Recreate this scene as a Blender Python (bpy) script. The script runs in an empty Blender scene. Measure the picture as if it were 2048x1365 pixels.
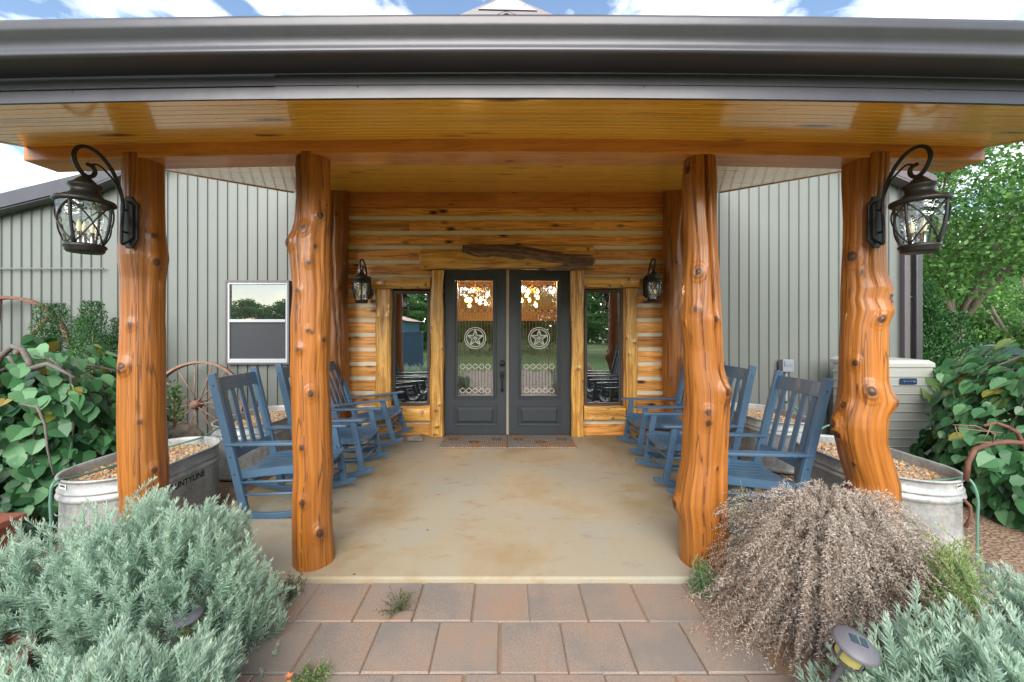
import bpy, math, random
import numpy as np
from mathutils import Vector, Matrix, noise
random.seed(7); np.random.seed(7)
R = math.radians
S = bpy.context.scene
C = S.collection
CAMY, CAMZ, F = -5.77, 1.577, 790.0

# ------------------------------------------------------------ camera, sky, sun, exposure
cam = bpy.data.cameras.new('camera'); camo = bpy.data.objects.new('camera', cam); C.objects.link(camo)
camo.location = (0, CAMY, CAMZ); camo.rotation_euler = (R(90), 0, 0)
cam.sensor_width = 36; cam.lens = F/2048*36
cam.shift_x = (1024-1013)/2048; cam.shift_y = -(682.5-655)/2048
cam.clip_start = .05; cam.clip_end = 2000
S.camera = camo
SUN_EL, SUN_AZ = 26.0, 184.0      # the light comes from behind the photographer, veiled by cloud
w = bpy.data.worlds.new('World'); S.world = w; w.use_nodes = True
nt = w.node_tree; nt.nodes.clear()
def N(t, kind, **kw):
    n = t.nodes.new(kind)
    for k, v in kw.items():
        if k.startswith('_'): setattr(n, k[1:], v)
        else: n.inputs[k].default_value = v
    return n
out = N(nt, 'ShaderNodeOutputWorld'); bg = N(nt, 'ShaderNodeBackground')
sky = nt.nodes.new('ShaderNodeTexSky'); sky.sky_type = 'NISHITA'; sky.sun_disc = False
sky.sun_elevation = R(SUN_EL); sky.sun_rotation = R(SUN_AZ); sky.altitude = 100; sky.air_density = 1.0; sky.dust_density = .6
tc = nt.nodes.new('ShaderNodeTexCoord')
mp = N(nt, 'ShaderNodeMapping'); mp.inputs['Scale'].default_value = (1.0, 1.0, 2.2); mp.inputs['Location'].default_value = (.35, .1, .0)
nt.links.new(tc.outputs['Generated'], mp.inputs['Vector'])
cn = N(nt, 'ShaderNodeTexNoise', Scale=4.2, Detail=9.0, Roughness=.56, Distortion=.25)
nt.links.new(mp.outputs[0], cn.inputs['Vector'])
cr = nt.nodes.new('ShaderNodeValToRGB'); cr.color_ramp.elements[0].position = .44; cr.color_ramp.elements[1].position = .60
nt.links.new(cn.outputs['Fac'], cr.inputs[0])
mx = nt.nodes.new('ShaderNodeMixRGB'); mx.inputs[2].default_value = (8.6, 8.8, 9.0, 1)
nt.links.new(cr.outputs[0], mx.inputs[0]); nt.links.new(sky.outputs[0], mx.inputs[1])
nt.links.new(mx.outputs[0], bg.inputs[0]); bg.inputs[1].default_value = .065
nt.links.new(bg.outputs[0], out.inputs[0])
sl = bpy.data.lights.new('sun', 'SUN'); so = bpy.data.objects.new('sun', sl); C.objects.link(so)
sl.energy = 1.5; sl.angle = R(58); sl.color = (1, .95, .87)
so.rotation_euler = (R(90-SUN_EL), 0, R(180-SUN_AZ)); so.location = (0, -30, 30)
S.view_settings.view_transform = 'Standard'; S.view_settings.look = 'None'; S.view_settings.gamma = 1
S.view_settings.exposure = 2.17
S.cycles.max_bounces = 8; S.cycles.transparent_max_bounces = 16; S.cycles.caustics_reflective = False; S.cycles.caustics_refractive = False

# ------------------------------------------------------------ helpers
def P(px, py, d): return Vector(((px-1013)/F*d, CAMY+d, CAMZ-(py-655)/F*d))
def X(px, d): return (px-1013)/F*d
def Z(py, d): return CAMZ-(py-655)/F*d
def sag(x, d):                        # the old roof edge has dropped a little at its ends
    k = max(0, min(1, 1-(d-2.6)/3.1)); return -.0056*x*x*k
class MB:
    def __init__(s): s.v=[]; s.f=[]; s.uv=[]; s.fl=[]
    def add(s, vs, fs, uvs=None, smooth=False):
        b=len(s.v); s.v += [tuple(p) for p in vs]
        for i,f in enumerate(fs):
            s.f.append(tuple(b+k for k in f)); s.fl.append(smooth)
            s.uv += (uvs[i] if uvs else [(vs[k][0], vs[k][2]) for k in f])
    def frame(s, o, ax, ay, az, size, smooth=False):
        o=Vector(o); ax=Vector(ax).normalized(); ay=Vector(ay).normalized(); az=Vector(az).normalized()
        hx,hy,hz=[q/2 for q in size]; L=[]; vs=[]
        for i in (-1,1):
            for j in (-1,1):
                for k in (-1,1):
                    L.append((i*hx,j*hy,k*hz)); vs.append(o+ax*i*hx+ay*j*hy+az*k*hz)
        fs=[(0,1,3,2),(4,6,7,5),(0,4,5,1),(2,3,7,6),(0,2,6,4),(1,5,7,3)]
        la=max(range(3), key=lambda q:size[q]); r1=random.uniform(0,90); r2=random.uniform(0,90)
        ot=[q for q in range(3) if q!=la]
        uvs=[[(L[k][la]+r1, L[k][ot[0]]+L[k][ot[1]]+r2) for k in f] for f in fs]
        s.add(vs,fs,uvs)
    def box(s, lo, hi):
        c=[(a+b)/2 for a,b in zip(lo,hi)]; z=[abs(b-a) for a,b in zip(lo,hi)]
        s.frame(c,(1,0,0),(0,1,0),(0,0,1),z)
    def beam(s, p0, p1, w, h, up=(0,0,1)):
        p0=Vector(p0); p1=Vector(p1); a=(p1-p0); l=a.length; a.normalize()
        side=Vector(up).cross(a).normalized(); u=a.cross(side)
        s.frame((p0+p1)/2, a, side, u, (l,w,h))
    def tube(s, pts, r, seg=8, cap=True):
        pts=[Vector(p) for p in pts]; n=len(pts)
        rr=r if isinstance(r,(list,tuple)) else [r]*n
        vs=[]; prev=None; L=0
        us=[]
        for i,p in enumerate(pts):
            t=(pts[min(i+1,n-1)]-pts[max(i-1,0)]).normalized()
            if prev is None:
                a=Vector((0,0,1)) if abs(t.z)<.9 else Vector((1,0,0)); prev=t.cross(a).normalized()
            prev=(prev-t*prev.dot(t)).normalized(); b=t.cross(prev)
            if i: L+=(pts[i]-pts[i-1]).length
            for k in range(seg):
                q=2*math.pi*k/seg; vs.append(p+(prev*math.cos(q)+b*math.sin(q))*rr[i]); us.append((L, k*rr[i]*.7))
        fs=[]; 
        for i in range(n-1):
            for k in range(seg):
                a=i*seg+k; b=i*seg+(k+1)%seg; fs.append((a,b,b+seg,a+seg))
        if cap: fs.append(tuple(range(seg))[::-1]); fs.append(tuple((n-1)*seg+k for k in range(seg)))
        s.add(vs,fs,[[us[k] for k in f] for f in fs],True)
    def lathe(s, prof, c=(0,0,0), seg=24, M=None):
        vs=[]; c=Vector(c)
        for r,z in prof:
            for k in range(seg):
                q=2*math.pi*k/seg; p=Vector((r*math.cos(q),r*math.sin(q),z))
                vs.append(c+(M@p if M else p))
        fs=[]
        for i in range(len(prof)-1):
            for k in range(seg):
                a=i*seg+k; b=i*seg+(k+1)%seg; fs.append((a,b,b+seg,a+seg))
        s.add(vs,fs,None,True)
    def prism(s, poly, o, ax, ay, az, depth):   # polygon in ax/ay plane pushed along az
        o=Vector(o); ax=Vector(ax); ay=Vector(ay); az=Vector(az); n=len(poly)
        vs=[o+ax*p[0]+ay*p[1] for p in poly]+[o+ax*p[0]+ay*p[1]+az*depth for p in poly]
        fs=[tuple(range(n)), tuple(range(2*n-1,n-1,-1))]+[(i,(i+1)%n,(i+1)%n+n,i+n) for i in range(n)]
        s.add(vs,fs)
    def build(s, name, m, parent=None, bevel=0, label=None):
        me=bpy.data.meshes.new(name); me.from_pydata(s.v,[],s.f)
        ul=me.uv_layers.new(name='UVMap'); ul.data.foreach_set('uv', np.array(s.uv,dtype=np.float32).ravel())
        me.polygons.foreach_set('use_smooth', s.fl); me.materials.append(m); me.update()
        bm_fix(me)
        o=bpy.data.objects.new(name,me); C.objects.link(o)
        if parent: o.parent=parent
        if bevel:
            b=o.modifiers.new('bevel','BEVEL'); b.width=bevel; b.segments=2; b.limit_method='ANGLE'; b.harden_normals=False
        if label: o['label']=label
        return o
def bm_fix(me):
    import bmesh
    bm=bmesh.new(); bm.from_mesh(me); bmesh.ops.recalc_face_normals(bm, faces=bm.faces); bm.to_mesh(me); bm.free()
def npmesh(name, V, m, parent=None, uv=None, k=4, smooth=False):
    """V: (n,k,3) polygons of k corners; uv (n,k,2)"""
    n=len(V); me=bpy.data.meshes.new(name)
    me.vertices.add(n*k); me.vertices.foreach_set('co', V.astype(np.float32).ravel())
    me.loops.add(n*k); me.loops.foreach_set('vertex_index', np.arange(n*k,dtype=np.int32))
    me.polygons.add(n); me.polygons.foreach_set('loop_start', np.arange(0,n*k,k,dtype=np.int32))
    if uv is not None:
        ul=me.uv_layers.new(name='UVMap'); ul.data.foreach_set('uv', uv.astype(np.float32).ravel())
    me.materials.append(m); me.update(calc_edges=True); me.validate()
    o=bpy.data.objects.new(name,me); C.objects.link(o)
    if parent: o.parent=parent
    return o
def tag(o, label=None, cat=None, group=None, kind=None):
    if label: o['label']=label
    if cat: o['category']=cat
    if group: o['group']=group
    if kind: o['kind']=kind
    return o
def thing(name, label, cat, loc=(0,0,0), rz=0, group=None):
    o=bpy.data.objects.new(name,None); C.objects.link(o); o.location=loc; o.rotation_euler=(0,0,rz); o.empty_display_size=.1
    return tag(o,label,cat,group)
def copy_tree(o, parent=None):
    c=o.copy(); C.objects.link(c)
    if parent: c.parent=parent
    for ch in [q for q in bpy.data.objects if q.parent==o]: copy_tree(ch,c)
    return c
def nrm(a): return a/np.maximum(np.linalg.norm(a,axis=-1,keepdims=True),1e-9)

# ------------------------------------------------------------ materials
def mat(name, col, rough=.5, metal=0, coat=0, spec=.5, bump=None, var=None, coatrough=.08, coord='Object', trans=None, emit=None):
    m=bpy.data.materials.new(name); m.use_nodes=True; t=m.node_tree; b=t.nodes['Principled BSDF']
    b.inputs['Base Color'].default_value=(*col,1); b.inputs['Roughness'].default_value=rough; b.inputs['Metallic'].default_value=metal
    b.inputs['Coat Weight'].default_value=coat; b.inputs['Coat Roughness'].default_value=coatrough; b.inputs['Specular IOR Level'].default_value=spec
    tcn=t.nodes.new('ShaderNodeTexCoord')
    if var:      # (scale, colour2, contrast)
        n=N(t,'ShaderNodeTexNoise',Scale=var[0],Detail=7.0,Roughness=.6); t.links.new(tcn.outputs[coord],n.inputs['Vector'])
        r=t.nodes.new('ShaderNodeValToRGB'); r.color_ramp.elements[0].position=.5-var[2]; r.color_ramp.elements[1].position=.5+var[2]
        r.color_ramp.elements[0].color=(*col,1); r.color_ramp.elements[1].color=(*var[1],1)
        t.links.new(n.outputs['Fac'],r.inputs[0]); t.links.new(r.outputs[0],b.inputs['Base Color'])
    if bump:     # (scale, strength)
        n=N(t,'ShaderNodeTexNoise',Scale=bump[0],Detail=5.0); t.links.new(tcn.outputs[coord],n.inputs['Vector'])
        bp=N(t,'ShaderNodeBump',Strength=bump[1],Distance=.01); t.links.new(n.outputs['Fac'],bp.inputs['Height']); t.links.new(bp.outputs[0],b.inputs['Normal'])
    if emit: b.inputs['Emission Color'].default_value=(*emit[0],1); b.inputs['Emission Strength'].default_value=emit[1]
    return m
def wood(name, c1, c2, dark, coat=.5, rough=.45, knots=True, grain=(1.1,16), knot_attr=False, kd=.085, bumpk=.25, tint=.35,kscale=(2.1,6.0),crack=(.5,14,.45)):
    m=bpy.data.materials.new(name); m.use_nodes=True; t=m.node_tree; b=t.nodes['Principled BSDF']; L=t.links.new
    b.inputs['Roughness'].default_value=rough; b.inputs['Coat Weight'].default_value=coat; b.inputs['Coat Roughness'].default_value=.12
    uv=t.nodes.new('ShaderNodeUVMap'); uv.uv_map='UVMap'
    mp=N(t,'ShaderNodeMapping'); mp.inputs['Scale'].default_value=(grain[0],grain[1],1); L(uv.outputs[0],mp.inputs[0])
    n1=N(t,'ShaderNodeTexNoise',Scale=1.0,Detail=8.0,Roughness=.62,Distortion=1.1); L(mp.outputs[0],n1.inputs['Vector'])
    r=t.nodes.new('ShaderNodeValToRGB'); e=r.color_ramp.elements; e[0].position=.34; e[1].position=.60; e[0].color=(*c1,1); e[1].color=(*c2,1); L(n1.outputs['Fac'],r.inputs[0])
    # fine dark streaks
    mp2=N(t,'ShaderNodeMapping'); mp2.inputs['Scale'].default_value=(2.2,75,1); L(uv.outputs[0],mp2.inputs[0])
    n2=N(t,'ShaderNodeTexNoise',Scale=1.0,Detail=4.0,Roughness=.6); L(mp2.outputs[0],n2.inputs['Vector'])
    r2=t.nodes.new('ShaderNodeValToRGB'); r2.color_ramp.elements[0].position=.60; r2.color_ramp.elements[1].position=.74; L(n2.outputs['Fac'],r2.inputs[0])
    m1=t.nodes.new('ShaderNodeMixRGB'); m1.inputs[2].default_value=(*dark,1); L(r.outputs[0],m1.inputs[1])
    mm=N(t,'ShaderNodeMath',_operation='MULTIPLY'); mm.inputs[1].default_value=.55; L(r2.outputs[0],mm.inputs[0]); L(mm.outputs[0],m1.inputs[0])
    mpc=N(t,'ShaderNodeMapping'); mpc.inputs['Scale'].default_value=(crack[0],crack[1],1); mpc.inputs['Location'].default_value=(3.1,7.7,0); L(uv.outputs[0],mpc.inputs[0])
    nc=N(t,'ShaderNodeTexNoise',Scale=1.0,Detail=3.0,Roughness=.5,Distortion=.3); L(mpc.outputs[0],nc.inputs['Vector'])
    sb=N(t,'ShaderNodeMath',_operation='SUBTRACT'); sb.inputs[1].default_value=.5; L(nc.outputs['Fac'],sb.inputs[0]); ab_=N(t,'ShaderNodeMath',_operation='ABSOLUTE'); L(sb.outputs[0],ab_.inputs[0])
    rc=t.nodes.new('ShaderNodeValToRGB'); rc.color_ramp.elements[0].position=.002; rc.color_ramp.elements[1].position=.012; rc.color_ramp.elements[0].color=(crack[2],crack[2],crack[2],1); rc.color_ramp.elements[1].color=(0,0,0,1); L(ab_.outputs[0],rc.inputs[0])
    m1c=t.nodes.new('ShaderNodeMixRGB'); m1c.inputs[2].default_value=(*dark,1); L(m1.outputs[0],m1c.inputs[1]); L(rc.outputs[0],m1c.inputs[0]); m1=m1c
    # board to board tint
    mp3=N(t,'ShaderNodeMapping'); mp3.inputs['Scale'].default_value=(.18,1.6,1); L(uv.outputs[0],mp3.inputs[0])
    n3=N(t,'ShaderNodeTexNoise',Scale=1.0,Detail=2.0); L(mp3.outputs[0],n3.inputs['Vector'])
    mr=N(t,'ShaderNodeMapRange'); mr.inputs['From Min'].default_value=.3; mr.inputs['From Max'].default_value=.7; mr.inputs['To Min'].default_value=1-tint; mr.inputs['To Max'].default_value=1+tint
    L(n3.outputs['Fac'],mr.inputs['Value'])
    m2=t.nodes.new('ShaderNodeMixRGB'); m2.blend_type='MULTIPLY'; m2.inputs[0].default_value=1; L(m1.outputs[0],m2.inputs[1]); L(mr.outputs[0],m2.inputs[2])
    last=m2.outputs[0]; hsrc=n1.outputs['Fac']
    if knots:
        mp4=N(t,'ShaderNodeMapping'); mp4.inputs['Scale'].default_value=(kscale[0],kscale[1],1); L(uv.outputs[0],mp4.inputs[0])
        vo=N(t,'ShaderNodeTexVoronoi',Scale=1.0); vo.inputs['Randomness'].default_value=1; L(mp4.outputs[0],vo.inputs['Vector'])
        rk=t.nodes.new('ShaderNodeValToRGB'); rk.color_ramp.elements[0].position=kd*.55; rk.color_ramp.elements[1].position=kd*1.5
        rk.color_ramp.elements[0].color=(1,1,1,1); rk.color_ramp.elements[1].color=(0,0,0,1); L(vo.outputs['Distance'],rk.inputs[0])
        m3=t.nodes.new('ShaderNodeMixRGB'); m3.inputs[2].default_value=(dark[0]*.35,dark[1]*.3,dark[2]*.3,1); L(last,m3.inputs[1]); L(rk.outputs[0],m3.inputs[0]); last=m3.outputs[0]
    if knot_attr:
        at=t.nodes.new('ShaderNodeAttribute'); at.attribute_name='knot'
        m3=t.nodes.new('ShaderNodeMixRGB'); m3.inputs[2].default_value=(*dark,1); L(last,m3.inputs[1]); L(at.outputs['Fac'],m3.inputs[0]); last=m3.outputs[0]
    L(last,b.inputs['Base Color'])
    bp=N(t,'ShaderNodeBump',Strength=bumpk,Distance=.004); L(hsrc,bp.inputs['Height']); L(bp.outputs[0],b.inputs['Normal'])
    return m
def leafmat(name, cols, rough=.5, trans=.25, spec=.4):
    """uv.x = a number for each leaf picks its colour"""
    m=bpy.data.materials.new(name); m.use_nodes=True; t=m.node_tree; b=t.nodes['Principled BSDF']; L=t.links.new
    uv=t.nodes.new('ShaderNodeUVMap'); uv.uv_map='UVMap'; sx=t.nodes.new('ShaderNodeSeparateXYZ'); L(uv.outputs[0],sx.inputs[0])
    r=t.nodes.new('ShaderNodeValToRGB'); e=r.color_ramp.elements
    while len(e)<len(cols): e.new(.5)
    for i,(p,c) in enumerate(cols): e[i].position=p; e[i].color=(*c,1)
    L(sx.outputs[0],r.inputs[0]); L(r.outputs[0],b.inputs['Base Color']); b.inputs['Roughness'].default_value=rough; b.inputs['Specular IOR Level'].default_value=spec
    tr=t.nodes.new('ShaderNodeBsdfTranslucent'); L(r.outputs[0],tr.inputs[0]); mi=t.nodes.new('ShaderNodeMixShader'); mi.inputs[0].default_value=trans
    o=t.nodes['Material Output']; L(b.outputs[0],mi.inputs[1]); L(tr.outputs[0],mi.inputs[2]); L(mi.outputs[0],o.inputs[0])
    return m
def glass(name, refl, tint=(1,1,1), rough=.01, wob=None, bscale=6):
    m=bpy.data.materials.new(name); m.use_nodes=True; t=m.node_tree; L=t.links.new
    t.nodes.remove(t.nodes['Principled BSDF']); g=t.nodes.new('ShaderNodeBsdfGlossy'); g.inputs['Roughness'].default_value=rough; g.inputs[0].default_value=(.95,.97,.97,1)
    tr=t.nodes.new('ShaderNodeBsdfTransparent'); tr.inputs[0].default_value=(*tint,1)
    mi=t.nodes.new('ShaderNodeMixShader'); mi.inputs[0].default_value=refl
    if wob:
        tcn=t.nodes.new('ShaderNodeTexCoord'); n=N(t,'ShaderNodeTexNoise',Scale=bscale,Detail=2.0); L(tcn.outputs['Object'],n.inputs['Vector'])
        bp=N(t,'ShaderNodeBump',Strength=wob,Distance=.01); L(n.outputs['Fac'],bp.inputs['Height']); L(bp.outputs[0],g.inputs['Normal'])
    L(tr.outputs[0],mi.inputs[1]); L(g.outputs[0],mi.inputs[2]); L(mi.outputs[0],t.nodes['Material Output'].inputs[0])
    return m

M={}
M['post']=wood('varnished_cedar',(.225,.068,.009),(.37,.130,.017),(.040,.013,.006),coat=.24,rough=.46,knots=False,grain=(.9,34),knot_attr=True,bumpk=.9,tint=.34,crack=(.45,11,.75))
M['trimlog']=wood('golden_cedar_trim',(.40,.165,.03),(.82,.46,.11),(.12,.045,.015),coat=.5,rough=.4,knots=False,grain=(1.6,22),knot_attr=True,bumpk=.5,tint=.15)
M['wall']=wood('stained_log_boards',(.44,.15,.024),(.95,.47,.12),(.11,.03,.010),coat=.35,rough=.5,grain=(1.6,26),tint=.28,kd=.15,kscale=(2.4,6))
M['header']=wood('dark_header_boards',(.50,.17,.03),(.68,.26,.05),(.14,.04,.012),coat=.4,grain=(1.2,12),tint=.15,kd=.09)
M['ceil']=wood('amber_ceiling_boards',(.90,.44,.022),(.97,.56,.045),(.22,.07,.01),coat=.9,rough=.45,grain=(.7,14),tint=.12,kd=.13,kscale=(1.3,5),bumpk=.1)
M['beam']=wood('brown_beam',(.50,.18,.035),(.70,.29,.06),(.14,.045,.015),coat=.45,rough=.4,grain=(1.0,10),tint=.1,kd=.07,bumpk=.4)
M['bark']=wood('weathered_bark_wood',(.04,.02,.012),(.22,.13,.09),(.02,.01,.007),coat=.05,rough=.7,knots=False,grain=(5,45),bumpk=1.0,tint=.45)
M['chink']=mat('chinking',(.80,.76,.60),.85,bump=(60,.2),var=(6,(.70,.66,.52),.25))
M['siding']=mat('pale_metal_siding',(.140,.155,.143),.42,var=(1.2,(.160,.174,.162),.3))
M['fascia']=mat('bronze_grey_metal',(.054,.052,.060),.33,metal=.35,coat=.3,var=(3,(.072,.070,.078),.3),coatrough=.25,bump=(1.6,.9))
M['roof']=mat('bronze_roof',(.16,.16,.18),.35,metal=.3)
M['trimdark']=mat('brown_grey_trim',(.12,.10,.11),.4,metal=.2)
M['screw']=mat('screw_head',(.25,.27,.25),.4,metal=.5)
M['door']=mat('charcoal_door_paint',(.032,.042,.050),.42,coat=.1,var=(9,(.040,.050,.058),.3),bump=(25,.08))
M['black']=mat('black_iron',(.018,.022,.026),.42,metal=.4)
M['lantern']=mat('aged_black_metal',(.022,.03,.036),.42,metal=.5,var=(30,(.05,.04,.03),.18))
M['came']=mat('leaded_came',(.13,.115,.09),.3,metal=.6)
M['bevel']=mat('bevelled_glass_edge',(.62,.66,.62),.25,metal=.2)
M['astr']=mat('cream_weatherstrip',(.33,.30,.24),.6)
M['dglass']=glass('door_glass',.40,(.95,.93,.88),.012,wob=.10,bscale=9)
M['wglass']=glass('window_glass',.50,(.8,.85,.85),.006)
M['sglass']=glass('sash_glass',.30,(.8,.85,.85),.006)
M['lglass']=glass('seeded_lantern_glass',.16,(.93,.96,.95),.05,wob=.5,bscale=40)
M['screen']=mat('insect_screen',(.022,.025,.032),.6,var=(200,(.034,.037,.046),.2),coat=.15)
M['whiteframe']=mat('white_window_frame',(.42,.46,.48),.4)
M['brownframe']=mat('brown_window_frame',(.085,.06,.05),.4)
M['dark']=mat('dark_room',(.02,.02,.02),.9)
M['blue']=mat('blue_chair_paint',(.055,.116,.195),.42,coat=.12,var=(5,(.07,.138,.22),.3),bump=(70,.06))
M['bulb']=mat('glowing_bulb',(1,.7,.3),.4,emit=((1,.55,.18),14.0))
M['bulbdim']=mat('candle_bulb',(.9,.8,.6),.3,emit=((1,.8,.55),.06))
M['brass']=mat('brass_rod',(.35,.2,.08),.35,metal=.8)
M['rust']=mat('rusty_iron',(.11,.042,.026),.75,var=(18,(.18,.085,.055),.2),bump=(60,.3))
M['wagon']=mat('weathered_wagon_wood',(.20,.105,.07),.8,var=(16,(.31,.19,.14),.2),bump=(50,.3))
M['terra']=mat('terracotta',(.30,.10,.055),.8,var=(8,(.22,.07,.05),.25))
M['ac']=mat('beige_enamel',(.40,.405,.37),.45)
M['acl']=mat('louvre_light_edge',(.42,.435,.42),.45)
M['acblue']=mat('blue_badge',(.025,.05,.11),.3)
M['white']=mat('white_sticker',(.62,.64,.60),.5)
M['ink']=mat('black_ink',(.02,.02,.02),.6)
M['greybox']=mat('grey_plastic',(.22,.25,.28),.5)
M['hose']=mat('green_hose',(.12,.26,.20),.4)
M['stone']=mat('tan_fieldstone',(.30,.24,.19),.85,var=(9,(.20,.17,.14),.2),bump=(18,.6))
M['darkstone']=mat('dark_fieldstone',(.09,.08,.075),.85,var=(9,(.20,.17,.15),.2),bump=(18,.6))
M['solar']=mat('solar_cell',(.02,.045,.06),.15,coat=.6)
M['solarcap']=mat('grey_cap_plastic',(.12,.115,.13),.45)
M['solargl']=mat('yellowed_lamp_glass',(.42,.38,.12),.2,coat=.4)
M['carpaint']=mat('black_car_paint',(.008,.009,.011),.2,coat=1)
M['chrome']=mat('chrome',(.5,.5,.5),.2,metal=1)
M['rubber']=mat('tyre_rubber',(.02,.02,.02),.8)
M['trunk']=mat('oak_bark',(.13,.105,.085),.9,var=(12,(.24,.20,.165),.2),bump=(14,.9))
M['greybark']=mat('grey_twisted_bark',(.16,.145,.13),.8,var=(20,(.10,.085,.075),.2),bump=(50,.5))
M['twig']=mat('dry_twig',(.20,.13,.09),.8)
M['fence']=mat('blue_metal_fence',(.10,.22,.32),.5,var=(2,(.12,.25,.36),.3))
M['redroof']=mat('red_roof',(.35,.10,.07),.6)
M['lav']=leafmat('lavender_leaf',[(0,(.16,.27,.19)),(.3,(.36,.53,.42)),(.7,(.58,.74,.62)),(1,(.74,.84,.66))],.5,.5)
M['lavstem']=mat('lavender_stem',(.17,.25,.15),.7)
M['dry']=leafmat('dried_foliage',[(0,(.30,.245,.20)),(.4,(.62,.55,.48)),(.8,(.80,.74,.66)),(1,(.88,.84,.77))],.75,.45)
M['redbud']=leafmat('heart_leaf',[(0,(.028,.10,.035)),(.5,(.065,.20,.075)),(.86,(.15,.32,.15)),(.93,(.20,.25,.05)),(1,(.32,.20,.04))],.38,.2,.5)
M['holly']=leafmat('holly_leaf',[(0,(.018,.07,.022)),(.5,(.045,.14,.04)),(1,(.10,.24,.07))],.42,.2)
M['oak']=leafmat('oak_leaf',[(0,(.05,.13,.035)),(.5,(.12,.27,.065)),(1,(.23,.42,.11))],.5,.35)
M['green']=leafmat('fresh_green_leaf',[(0,(.07,.16,.05)),(.5,(.16,.29,.10)),(1,(.33,.42,.14))],.5,.3)
M['sprout']=leafmat('sprout_leaf',[(0,(.14,.26,.08)),(.5,(.34,.52,.20)),(1,(.58,.72,.32))],.5,.45)
M['weed']=leafmat('weed_leaf',[(0,(.05,.08,.03)),(.6,(.09,.14,.06)),(1,(.18,.12,.07))],.6,.2)
M['petal']=mat('orange_petal',(.75,.24,.09),.6)

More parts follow.
